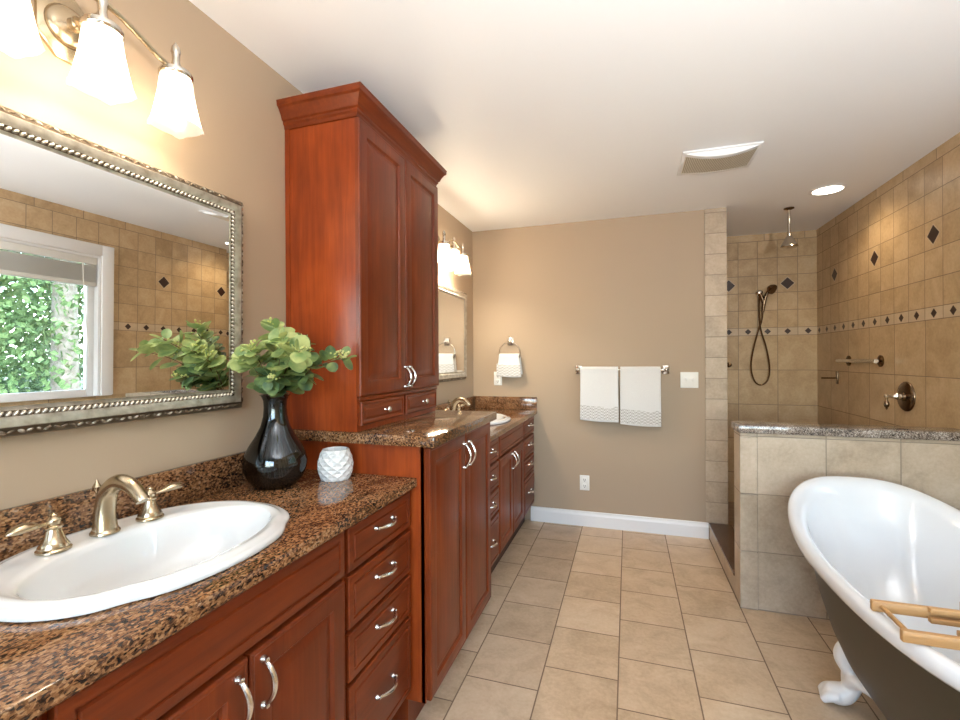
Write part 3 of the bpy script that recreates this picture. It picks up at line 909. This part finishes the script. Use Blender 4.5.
for bi, (tip, where, lm) in enumerate(tips):
    tip = Vector(tip)
    root = thing('eucalyptus_branch', 'green eucalyptus branch in the glass vase, ' + where, 'branch', VC+Vector((0, 0, .02)), 'eucalyptus branches in the vase')
    an = bi*2.4
    foot = VC + Vector((.045*math.cos(an), .045*math.sin(an), .012))
    hd = Vector((tip.x-VC.x, tip.y-VC.y, 0)); hd = hd.normalized() if hd.length > .01 else Vector((1, 0, 0))
    mouth = VC + hd*.018 + Vector((0, 0, .295))
    neck = VC + hd*.008 + Vector((0, 0, .22))
    mid = mouth*.45 + tip*.55 + Vector((0, 0, .03))
    pts = catmull([foot, neck, mouth, mid, tip], 8)
    n = len(pts)
    obj('stem', MB().tube(pts, [.0024-.0013*i/n for i in range(n)], 6), M['stem'], root)
    lf = MB()
    kk = 0
    for i in range(18, n):
        p = pts[i]; t = (pts[min(i+1, n-1)]-pts[i-1]).normalized()
        for side in ((-1, 1) if i % 3 == 0 else (1,)):
            a = i*2.4 + side*1.3 + rnd.random()
            u_ = t.orthogonal().normalized(); w_ = t.cross(u_)
            d = (u_*math.cos(a) + w_*math.sin(a))*.9 + t*.35 + Vector((0, 0, .15))
            L = rnd.uniform(.040, .062)*(1.0 if i < n-3 else .8)
            q0 = p + d.normalized()*.006
            if (q0 + d.normalized()*L).x < .012: d.x = abs(d.x)+.3
            e_ = q0 + d.normalized()*L
            if e_.x < .36 and e_.y > UY0-.02: d.y = -abs(d.y)-.2
            leaf(lf, q0, d, Vector((rnd.uniform(-.5, .5), rnd.uniform(-.9, .1), 1)), L, L*rnd.uniform(.85, 1.05))
    d = (pts[-1]-pts[-3]).normalized()
    leaf(lf, pts[-1], d + Vector((0, -.3, 0)), Vector((0, -.4, 1)), .042, .026)
    obj('foliage', lf, M[lm], root, angle=180)
    bs = MB()
    for j in range(3):
        i = rnd.randint(24, n-1); c0 = pts[i] + Vector((rnd.uniform(-.012, .016), rnd.uniform(-.02, .012), rnd.uniform(.008, .024)))
        for q in range(10):
            c1 = c0 + Vector((rnd.gauss(0, .008), rnd.gauss(0, .008), rnd.gauss(0, .007)))
            c1.x = max(c1.x, .012)
            bs.sphere(c1, rnd.uniform(.0025, .0042), 6, 4)
    obj('blossoms', bs, M['blossom'], root)

def make_cup():
    c = Vector((.283, 1.392, CT+.0005))
    mb = MB()
    nz, na = 8, 11
    env = lambda t: .043 + .018*math.sin(PI*min(1, max(0, (t*.86+.10))))
    pt = lambda j, k, dr: c + Vector(((env(j/nz)+dr)*math.cos((k+.5*(j % 2))*2*PI/na), (env(j/nz)+dr)*math.sin((k+.5*(j % 2))*2*PI/na), .105*j/nz))
    bmv = [[mb.bm.verts.new(pt(j, k, .001)) for k in range(na)] for j in range(nz+1)]
    for j in range(nz+1):
        for k in range(na):
            k2 = (k+1) % na
            o_ = k2 if j % 2 else k       # neighbour sitting between k and k+1 on the rows above and below
            up_ = bmv[j+1][o_] if j < nz else None
            dn_ = bmv[j-1][o_] if j > 0 else None
            a, b = bmv[j][k], bmv[j][k2]
            if up_ and dn_:
                m_ = mb.bm.verts.new(pt(j, k+.5, -.0045))
                for tri in ((a, m_, up_), (up_, m_, b), (b, m_, dn_), (dn_, m_, a)): mb.face(tri)
            elif up_: mb.face((a, b, up_))
            else: mb.face((a, dn_, b))
    mb.face(list(reversed(bmv[0])))
    top = bmv[nz]
    inner = [mb.bm.verts.new(c + (v_.co-c)*1.0 - Vector(((v_.co.x-c.x)*.09, (v_.co.y-c.y)*.09, 0))) for v_ in top]
    low = [mb.bm.verts.new(Vector((v_.co.x, v_.co.y, c.z+.012))) for v_ in inner]
    for k in range(na):
        mb.face((top[k], top[(k+1) % na], inner[(k+1) % na], inner[k])); mb.face((inner[k], inner[(k+1) % na], low[(k+1) % na], low[k]))
    mb.face(low)
    return tag(obj('planter_cup', mb, M['porcelain'], at=c, smooth=False), 'small white faceted ceramic cup to the right of the vase', 'cup')
make_cup()

# ------------------------------------------------------------------ far wall fittings
def towel(name, x0, x1, zt, zb, yb, label, group, back_drop=.04, border=(.014, .118), thick=.016, r=.016, taper=0.0, cat='towel'):
    """folded towel hung over a bar whose centre is at (yb, zt-r)"""
    root = thing(name, label, cat, ((x0+x1)/2, yb, zt), group)
    prof = []
    zc = zt-r
    for k in range(12): prof.append((yb-r-.004*math.sin(k*.5), zb + (zc-zb)*k/11))
    for k in range(1, 9): prof.append((yb-r*math.cos(k*PI/9), zc+r*math.sin(k*PI/9)))
    for k in range(12): prof.append((yb+r, zc - (zc-zb-back_drop)*k/11))
    nx = 14
    mb = MB(); rings = []
    for i in range(nx+1):
        u = i/nx
        ring = []
        for (y, z) in prof:
            t = (zt-z)/(zt-zb)
            xx = x0+(x1-x0)*u + (u-.5)*taper*t
            wob = .0022*math.sin(u*7+t*2)*t
            ring.append(Vector((xx, y+wob*(1 if y < yb else 0), z - .006*t*math.sin(u*PI)*(1 if y < yb else 0) + .010*t*(u-.5)*(-1))))
        rings.append(ring)
    mb.loops(rings, False, False, closed=False)
    o = obj('cloth', mb, M['towel'], root, angle=80)
    md = o.modifiers.new('thick', 'SOLIDIFY'); md.thickness = thick*.55; md.offset = 1
    md2 = o.modifiers.new('soft', 'BEVEL'); md2.width = .003; md2.segments = 2; md2.limit_method = 'ANGLE'
    bz0, bz1 = zb+border[0], zb+border[1]
    b_ = MB(); rings = []
    for i in range(nx+1):
        u = i/nx; t = .95
        xx = x0+.002+(x1-x0-.004)*u + (u-.5)*taper*t
        y = yb-r-.004*0-thick*.55 + .0022*math.sin(u*7+1.9)*t - .0015
        dz = -.006*t*math.sin(u*PI) - .010*t*(u-.5)
        rings.append([Vector((xx, y+.004, bz0+dz)), Vector((xx, y-.003, bz0+dz)), Vector((xx, y-.004, (bz0+bz1)/2+dz)), Vector((xx, y-.003, bz1+dz)), Vector((xx, y+.004, bz1+dz))])
    b_.loops(rings)
    obj('woven_border', b_, M['towel_border'], root, label='grey patterned woven border band')
    return root
tbz, tby = 1.252, 3.692
tb_ = thing('towel_bar', 'nickel towel bar holding two white towels on the far wall', 'towel bar', (1.22, YF, tbz))
obj('bar', MB().tube([(.885, tby, tbz), (1.555, tby, tbz)], .0085, 12), M['steel'], tb_)
for x in (.897, 1.545):
    obj('bar_mount', MB().box(x-.026, x+.026, YF-.012, YF-.001, tbz-.034, tbz+.034, .006).lathe([(.015, -.012), (.012, -.03), (.014, -.055), (.017, -.066), (.014, -.078), (.004, -.083)], (x, YF, tbz), 'y', 18), M['steel'], tb_)
towel('hand_towel',   .916, 1.200, 1.268, .855, tby, 'left of the two white towels on the bar, hung slightly higher', 'white towels on the bar', taper=.006)
towel('hand_towel', 1.216, 1.505, 1.268, .832, tby, 'right of the two white towels on the bar, nearer the light switch', 'white towels on the bar', taper=.004)
tr = thing('towel_ring', 'nickel towel ring holding a small towel near the far corner', 'towel ring', (.335, YF, 1.49))
obj('ring_mount', MB().box(.309, .361, YF-.012, YF-.001, 1.455, 1.522, .006).lathe([(.015, -.012), (.012, -.028), (.016, -.038), (.016, -.048), (.006, -.054)], (.335, YF, 1.487), 'y', 18), M['steel'], tr)
ring = [(.335+.090*math.sin(k*2*PI/40), YF-.040, 1.390+.090*math.cos(k*2*PI/40)) for k in range(41)]
obj('ring', MB().tube(ring, .0042, 8, False), M['steel'], tr)
towel('washcloth', .252, .418, 1.374, 1.196, YF-.045, 'small white towel hanging on the ring near the far corner', 'towel on ring', .02, (.006, .10), .022, .022, .045)
def plate(name, x0, x1, z0, z1, label, cat):
    root = thing(name, label, cat, ((x0+x1)/2, YF, (z0+z1)/2))
    obj('cover_plate', MB().box(x0, x1, YF-.007, YF-.0005, z0, z1, .003), M['white'], root)
    return root
def outlet(x0, x1, z0, z1, label):
    r_ = plate('wall_outlet', x0, x1, z0, z1, label, 'outlet')
    xc, zc = (x0+x1)/2, (z0+z1)/2
    for s_ in (-1, 1):
        zz = zc+s_*.024
        so = obj('socket', MB().box(xc-.016, xc+.016, YF-.0095, YF-.006, zz-.017, zz+.017, .003), M['white'], r_)
        obj('slots', MB().box(xc-.008, xc-.005, YF-.0100, YF-.009, zz-.004, zz+.008).box(xc+.005, xc+.008, YF-.0100, YF-.009, zz-.004, zz+.008).lathe([(.003, -.0100), (.003, -.009)], (xc, YF, zz-.010), 'y', 10), M['slot'], so)
outlet(.187, .257, 1.118, 1.232, 'white outlet above the far countertop beside the small hanging towel')
outlet(.900, .975, .285, .405, 'white outlet low on the far wall above the baseboard')
sw = plate('light_switch', 1.648, 1.772, 1.115, 1.234, 'white double light switch on the far wall right of the towels', 'switch')
for s_ in (-1, 1):
    xc = 1.71+s_*.024; zc = 1.1745
    obj('toggle', MB().box(xc-.006, xc+.006, YF-.018, YF-.006, zc-.004, zc+.010, .003).box(xc-.009, xc+.009, YF-.008, YF-.006, zc-.014, zc+.014, .001), M['white'], sw)

# ------------------------------------------------------------------ ceiling fittings
vx0, vx1, vy0, vy1 = 1.570, 1.925, 2.675, 2.975
vn = thing('ceiling_vent', 'white exhaust fan vent on the ceiling with a curved grille', 'vent', ((vx0+vx1)/2, (vy0+vy1)/2, H))
fm = MB()
fm.box(vx0-.012, vx1+.012, vy0-.012, vy1+.012, H-.010, H-.0005, .004)
def sag(x): return .036*(1-((x-(vx0+vx1)/2)/((vx1-vx0)/2))**2)
rings = []
for y, k in ((vy0+.004, .90), (vy0+.028, 1.0), (vy0+.034, .95)):
    rings.append([(vx0+(vx1-vx0)*i/20, y, H-.010-sag(vx0+(vx1-vx0)*i/20)*k) for i in range(21)] + [(vx1, y, H-.008), (vx0, y, H-.008)])
fm.loops(rings)
rings = []
for y, k in ((vy1-.030, .42), (vy1-.018, .42), (vy1-.004, .36)):
    rings.append([(vx0+(vx1-vx0)*i/20, y, H-.010-sag(vx0+(vx1-vx0)*i/20)*k) for i in range(21)] + [(vx1, y, H-.008), (vx0, y, H-.008)])
fm.loops(rings)
obj('cover', fm, M['trimwhite'], vn)
gm = MB(); rings = []
for y, k in ((vy0+.030, .9), (vy1-.022, .36)):
    rings.append([(vx0+.004+(vx1-vx0-.008)*i/20, y, H-.0095-sag(vx0+(vx1-vx0)*i/20)*k*.9) for i in range(21)])
gm.loops(rings, False, False, False)
obj('grille', gm, M['fan_slot'], vn)
gs = MB()
for i in range(1, 40):
    x = vx0 + (vx1-vx0)*i/40
    p0 = (x, vy0+.031, H-.0105-sag(x)*.90*.9-.002); p1 = (x, vy1-.022, H-.0105-sag(x)*.36*.9-.002)
    gs.tube([p0, p1], .0021, 4)
obj('grille_slats', gs, M['fan_slat'], vn)

def can(x, y, label):
    root = thing('recessed_light', label, 'lamp', (x, y, H))
    obj('trim_ring', MB().lathe([(.082, -.002), (.084, -.006), (.100, -.005), (.108, -.001)], (x, y, H), 'z', 40, False, False), M['trimwhite'], root)
    obj('lens', MB().lathe([(.001, -.0035), (.082, -.0035), (.082, -.001)], (x, y, H), 'z', 36), M['canlens'], root)
    ld = bpy.data.lights.new('downlight', 'SPOT'); ld.energy = W_CAN; ld.color = (1.0, .78, .50); ld.spot_size = math.radians(150); ld.spot_blend = .7; ld.shadow_soft_size = .07
    lo = bpy.data.objects.new('downlight', ld); COL.objects.link(lo); lo.parent = root; lo.location = (0, 0, -.02)
    return root
can(2.528, 3.575, 'lit round recessed ceiling light over the shower')
# made-up fill lamp, unseen behind the camera, bouncing light off the ceiling
LXF, LYF, LZF = 1.95, -.55, 1.40
fl_ = thing('fill_lamp', 'added fill light shaped as a nickel torchiere, unseen behind the camera', 'lamp', (LXF, LYF, 0))
obj('base', MB().lathe([(.14, .001), (.14, .012), (.12, .022), (.02, .030)], (LXF, LYF, 0), 'z', 32), M['nickel'], fl_)
obj('pole', MB().tube([(LXF, LYF, .02), (LXF, LYF, LZF-.07)], .011, 12), M['nickel'], fl_)
tilt = Vector((-.10, .60, 1)).normalized()
q = Vector((0, 0, 1)).rotation_difference(tilt).to_matrix().to_4x4()
bw = MB().lathe([(.002, -.06), (.05, -.055), (.10, -.03), (.135, .01), (.15, .055), (.146, .055), (.131, .012), (.097, -.025), (.05, -.049), (.002, -.053)], (0, 0, 0), 'z', 36)
bmesh.ops.transform(bw.bm, matrix=Matrix.Translation((LXF, LYF, LZF)) @ q, verts=bw.bm.verts)
obj('bowl', bw, M['trimwhite'], fl_)
ld = bpy.data.lights.new('bounce fill light', 'SPOT'); ld.energy = W_FILL; ld.color = (.97, .98, 1.0); ld.shadow_soft_size = .06
ld.spot_size = math.radians(128); ld.spot_blend = .8
lo = bpy.data.objects.new('bounce_fill_light', ld); COL.objects.link(lo); lo.parent = fl_; lo.location = (0, 0, LZF+.03)
lo.rotation_euler = tilt.to_track_quat('-Z', 'Y').to_euler()

# ------------------------------------------------------------------ shower fittings
rs = thing('rain_shower_head', 'bronze rain shower head hanging from the shower ceiling', 'shower head', (2.408, 3.92, H))
c = (2.408, 3.92, 0)
obj('flange', MB().lathe([(.034, H-.001), (.034, H-.006), (.020, H-.012), (.011, H-.016)], c, 'z', 24), M['bronze'], rs)
obj('drop_pipe', MB().lathe([(.0095, H-.012), (.0095, 2.245)], c, 'z', 16), M['steel'], rs)
obj('bell', MB().lathe([(.012, 2.252), (.015, 2.244), (.013, 2.236), (.022, 2.222), (.036, 2.196), (.048, 2.172), (.056, 2.160), (.057, 2.153), (.050, 2.149)], c, 'z', 32), M['steel'], rs, angle=50)
hs = thing('hand_shower', 'dark bronze hand shower with looped hose on the back shower wall', 'hand shower', (2.386, YS, 1.91))
obj('wall_bracket', MB().lathe([(.026, -.001), (.026, -.008), (.014, -.014), (.013, -.030), (.020, -.036), (.022, -.052), (.010, -.058)], (2.386, YS, 1.914), 'y', 20), M['steel'], hs, label='polished nickel bracket')
hd = MB().tube(catmull([(2.405, YS-.055, 1.74), (2.412, YS-.060, 1.80), (2.422, YS-.068, 1.86), (2.440, YS-.082, 1.915), (2.455, YS-.098, 1.940)], 5), catr([.011, .015, .014, .013, .016], 5), 12)
hd.tube([(2.440, YS-.085, 1.945), (2.452, YS-.098, 1.940), (2.464, YS-.112, 1.930), (2.472, YS-.120, 1.924)], [.018, .034, .044, .042], 20)
hd.tube([(2.386, YS-.050, 1.905), (2.400, YS-.056, 1.86), (2.412, YS-.060, 1.825)], [.016, .018, .016], 12)
hdo = obj('spray_head', hd, M['bronze'], hs, angle=60)
hose = catmull([(2.405, YS-.055, 1.745), (2.396, YS-.050, 1.66), (2.366, YS-.040, 1.55), (2.330, YS-.030, 1.38), (2.318, YS-.030, 1.24), (2.345, YS-.034, 1.13), (2.393, YS-.036, 1.098), (2.445, YS-.034, 1.14), (2.462, YS-.030, 1.25), (2.440, YS-.024, 1.42), (2.400, YS-.018, 1.58), (2.388, YS-.016, 1.70), (2.386, YS-.020, 1.84), (2.386, YS-.03, 1.895)], 8)
obj('hose', MB().tube(hose, .0068, 8), M['bronze'], hs)
gb = thing('grab_bar', 'bronze grab bar on the right shower wall', 'grab bar', (W, 3.84, 1.31))
obj('bar', MB().tube([(W-.050, 3.565, 1.312), (W-.050, 4.125, 1.312)], .013, 14), M['steel'], gb)
for y in (3.615, 4.065):
    obj('bar_mount', MB().lathe([(.038, -.001), (.038, -.008), (.028, -.014), (.014, -.018), (.013, -.050)], (W, y, 1.312), 'x', 24), M['bronze'], gb)
sv = thing('shower_valve', 'round dark bronze shower valve with lever on the right wall', 'valve', (W, 3.331, 1.105))
obj('escutcheon', MB().lathe([(.088, -.001), (.088, -.006), (.082, -.012), (.060, -.016), (.028, -.018), (.026, -.030)], (W, 3.331, 1.105), 'x', 40), M['bronze'], sv, angle=50)
hv = MB().lathe([(.018, -.026), (.016, -.045), (.020, -.050), (.014, -.062), (.010, -.085), (.014, -.092), (.012, -.104), (.004, -.110)], (W, 3.331, 1.105), 'x', 20)
obj('valve_stem', hv, M['steel'], sv)
obj('lever', MB().lathe([(.005, -.010), (.006, -.022), (.011, -.034), (.014, -.048), (.011, -.062), (.004, -.070), (.006, -.074), (.001, -.080)], (W-.098, 3.331, 1.105), 'z', 16), M['bronze'], sv)
rk = thing('robe_hook', 'small bronze wall hook low on the right shower wall', 'hook', (W, 4.26, 1.17))
obj('hook_plate', MB().box(W-.008, W-.001, 4.245, 4.275, 1.130, 1.225, .002), M['bronze'], rk)
obj('hook_arm', MB().tube([(W-.006, 4.26, 1.176), (W-.110, 4.26, 1.176)], .006, 8), M['bronze'], rk)
kb = thing('robe_hook', 'small dark round hook on the back shower wall beside the tile column', 'hook', (2.17, YS, 1.27))
obj('knob_body', MB().lathe([(.022, -.001), (.022, -.008), (.012, -.014), (.014, -.030), (.018, -.040), (.006, -.046)], (2.145, YS, 1.275), 'y', 18), M['bronze'], kb)

# ------------------------------------------------------------------ bathtub
TXC, TYC, TA, TB = 2.274, 1.880, .379, .738
tub = thing('clawfoot_bathtub', 'white slipper clawfoot bathtub with dark brown outside, below the window', 'bathtub', (TXC, TYC, 0))
NT = 80
def tub_ring(a, b, z0, rise, n=2.7, dy=0.0, lift=0.0):
    out = []
    for k in range(NT):
        th = k*2*PI/NT; c, s_ = math.cos(th), math.sin(th)
        x = a*math.copysign(abs(c)**(2/n), c); y = b*math.copysign(abs(s_)**(2/n), s_)
        q = max(0, y/TB)
        out.append((TXC+x, TYC+y+dy, z0 + rise*q*q + lift))
    return out
Z0, RISE = .615, .152
rim = MB()
rings = []
for (ins, dz) in ((.066, -.040), (.028, -.044), (.010, -.040), (.002, -.030), (0, -.016), (.001, -.003), (.007, .007), (.018, .011), (.034, .008), (.048, .000), (.060, -.014), (.068, -.032)):
    rings.append(tub_ring(TA-ins, TB-ins, Z0, RISE, lift=dz))
# basin
for (t, s_, zz) in ((.05, .985, 0), (.12, .958, 0), (.28, .915, 0), (.5, .855, 0), (.72, .765, 0), (.88, .66, 0), (.96, .555, 0), (1.0, .39, 0), (1.0, .15, 0)):
    a, b = (TA-.068)*s_, (TB-.068)*(1-(1-s_)*1.1)
    top = tub_ring(a, b, Z0, RISE, lift=-.032, n=2.7-.3*t)
    rings.append([(p[0], p[1], (p[2])*(1-t) + .147*t) for p in top])
rim.loops(rings, False, True)
tin = obj('rim_and_basin', rim, M['tubwhite'], tub, angle=70, label='glossy white enamel rim and inside')
out = MB(); rings = []
for (t, sa, sb, zz) in ((0, .838, .922, 0), (.10, .828, .900, 0), (.25, .806, .865, 0), (.45, .762, .805, 0), (.65, .700, .725, 0), (.80, .630, .65, 0), (.91, .545, .57, 0), (.97, .44, .52, 0), (1.0, .28, .38, 0)):
    top = tub_ring(TA*sa, TB*sb, Z0, RISE, lift=-.040, n=2.7-.4*t)
    rings.append([(p[0], p[1], p[2]*(1-t) + .118*t) for p in top])
out.loops(rings, False, True)
obj('outer_shell', out, M['tubdark'], tub, angle=70, label='dark brown painted outside of the tub')
obj('drain', MB().lathe([(.001, .0), (.025, .0), (.027, -.003)], (TXC, TYC-.42, .153), 'z', 20), M['steel'], tin)
def claw(px, py, sx, sy):
    """sx: outward direction in x; foot turned out"""
    mb = MB()
    base = Vector((px, py, 0))
    o_ = Vector((sx, sy*.35, 0)).normalized()
    side = Vector((-o_.y, o_.x, 0))
    P = catmull([base - o_*.026 + Vector((0, 0, .285)), base - o_*.008 + Vector((0, 0, .245)), base + o_*.008 + Vector((0, 0, .195)), base - o_*.006 + Vector((0, 0, .150)), base - o_*.022 + Vector((0, 0, .110)), base - o_*.012 + Vector((0, 0, .072)), base + o_*.016 + Vector((0, 0, .046)), base + o_*.052 + Vector((0, 0, .038)), base + o_*.074 + Vector((0, 0, .030))], 6)
    mb.tube(P, catr([.014, .030, .041, .036, .029, .032, .042, .038, .014], 6), 18, True, .9, tuple(o_))
    for q in (-1.5, -.5, .5, 1.5):
        T = catmull([base + o_*.030 + side*q*.020 + Vector((0, 0, .045)), base + o_*.062 + side*q*.021 + Vector((0, 0, .036)), base + o_*.082 + side*q*.019 + Vector((0, 0, .016))], 4)
        mb.tube(T, catr([.020, .019, .0135], 4), 10)
    # spreading acanthus wings that hug the shell
    for q in (-1, 1):
        Wg = catmull([base - o_*.012 + Vector((0, 0, .090)), base - o_*.022 + side*q*.035 + Vector((0, 0, .122)), base - o_*.045 + side*q*.072 + Vector((0, 0, .128)), base - o_*.072 + side*q*.105 + Vector((0, 0, .112))], 5)
        mb.tube(Wg, catr([.034, .036, .026, .009], 5), 12, True, .7, (0, 0, 1))
        Wg = catmull([base - o_*.004 + Vector((0, 0, .19)), base - o_*.010 + side*q*.030 + Vector((0, 0, .205)), base - o_*.030 + side*q*.045 + Vector((0, 0, .235))], 5)
        mb.tube(Wg, catr([.028, .022, .008], 5), 12, True, .7, (0, 0, 1))
    return mb
for (px, py, sx, sy) in ((2.066, 2.10, -1, .6), (2.066, 1.62, -1, -.6), (2.482, 2.10, 1, .6), (2.482, 1.62, 1, -.6)):
    cfo = obj('claw_foot', claw(px, py, sx, sy), M['footwhite'], tub, angle=70, label='white claw foot')
    rm = cfo.modifiers.new('blend', 'REMESH'); rm.mode = 'VOXEL'; rm.voxel_size = .0045; rm.use_smooth_shade = True
    sm_ = cfo.modifiers.new('soften', 'SMOOTH'); sm_.factor = .5; sm_.iterations = 5
# bath caddy
cz = .6270
cd = thing('bath_caddy', 'bamboo bath caddy lying across the tub rim', 'caddy', (2.27, 1.49, cz))
def rail(y0, y1, x0, x1, z0, z1, b=.003): return MB().box(x0, x1, y0, y1, z0, z1, b)
XL = 1.918
for (ya, yb_) in ((1.553, 1.569), (1.405, 1.421)):
    obj('rail', rail(ya, yb_, XL, 2.63, cz+.0005, cz+.030), M['bamboo'], cd)
obj('end_dowel', MB().tube([(XL+.022, 1.410, cz+.016), (XL+.022, 1.562, cz+.016)], .0062, 10), M['bamboo'], cd)
obj('end_dowel', MB().tube([(2.61, 1.410, cz+.016), (2.61, 1.562, cz+.016)], .0062, 10), M['bamboo'], cd)
for (ya, yb_) in ((1.536, 1.552), (1.422, 1.438)):
    tb2 = MB().box(2.040, 2.50, ya, yb_, cz+.022, cz+.036, .002).box(2.040, 2.50, ya, yb_, cz-.004, cz+.010, .002)
    obj('slide_channel', tb2, M['bamboo'], cd)
ty = MB()
ty.box(2.125, 2.145, 1.395, 1.585, cz-.008, cz+.046, .003); ty.box(2.40, 2.42, 1.395, 1.585, cz-.008, cz+.046, .003)
obj('tray_end', ty, M['bamboo'], cd)
ts = MB()
for k in range(6):
    y = 1.440+k*.0165
    ts.box(2.146, 2.399, y, y+.011, cz+.004, cz+.012, .001)
obj('tray_slats', ts, M['bamboo'], cd)

# ------------------------------------------------------------------ outdoors, seen through the window
gnd = struct('ground', MB().box(W+.14, 60, -30, 60, -.55, -.45), M['ground'], 'grass and gravel yard outside the window', 'ground')
def tree(x, y, h, r, trunk_r, clear, label, cat, mat, n, seed, name, rx=None):
    rg = random.Random(seed)
    root = thing(name, label, cat, (x, y, -.45), 'trees outside the window')
    obj('trunk', MB().tube([(x, y, -.449), (x+.05, y, h*.3), (x, y, h*.9)], [trunk_r, trunk_r*.8, .03], 12), M['bark'], root)
    mb = MB()
    for k in range(n):
        t = rg.random()**1.15
        z = clear + (h-clear)*t
        rad = r*(1-t*.92)*(.25+.75*math.sqrt(rg.random()))
        a = rg.random()*2*PI
        p = Vector((x+rad*math.cos(a), y+rad*math.sin(a), z - .18*rad + rg.gauss(0, .1)))
        d = Vector((math.cos(a), math.sin(a), rg.uniform(-.9, .2))).normalized()
        s_ = Vector((rg.gauss(0, 1), rg.gauss(0, 1), rg.gauss(0, 1))).cross(d).normalized()
        L = rg.uniform(.10, .22)*(1.3 if x > 12 else 1); w_ = L*.32
        vs = [mb.bm.verts.new(q) for q in (p, p+d*L*.5+s_*w_, p+d*L, p+d*L*.5-s_*w_)]
        mb.face(vs)
    obj('foliage', mb, mat, root, smooth=False)
tree(9.6, 6.25, 9.0, 2.6, .24, 1.15, 'large conifer with a pale trunk seen in the mirror through the window', 'tree', M['needle_light'], 20000, 1, 'conifer_tree')
tree(15.0, 4.2, 9.5, 3.0, .22, .2, 'darker conifer behind the first, left of its trunk in the mirror', 'tree', M['needle'], 9000, 2, 'conifer_tree')
tree(15.5, 10.6, 9.0, 3.1, .22, .2, 'dark conifer behind the first, right of its trunk in the mirror', 'tree', M['needle'], 9000, 3, 'conifer_tree')
for q, (tx, ty_, tl) in enumerate(((22.0, 0.5, 'leftmost'), (22.5, 8.0, 'middle one'), (23.0, 15.5, 'rightmost'))):
    tree(tx, ty_, 12.0, 3.3, .3, -.2, 'dark bushy conifer far back in the yard, %s of the back row' % tl, 'tree', M['needle'], 9000, 20+q, 'conifer_tree')
tree(10.0, 0.9, 8.0, 2.6, .2, .4, 'light green conifer at the left side of the window reflection', 'tree', M['needle_light'], 7000, 4, 'conifer_tree')
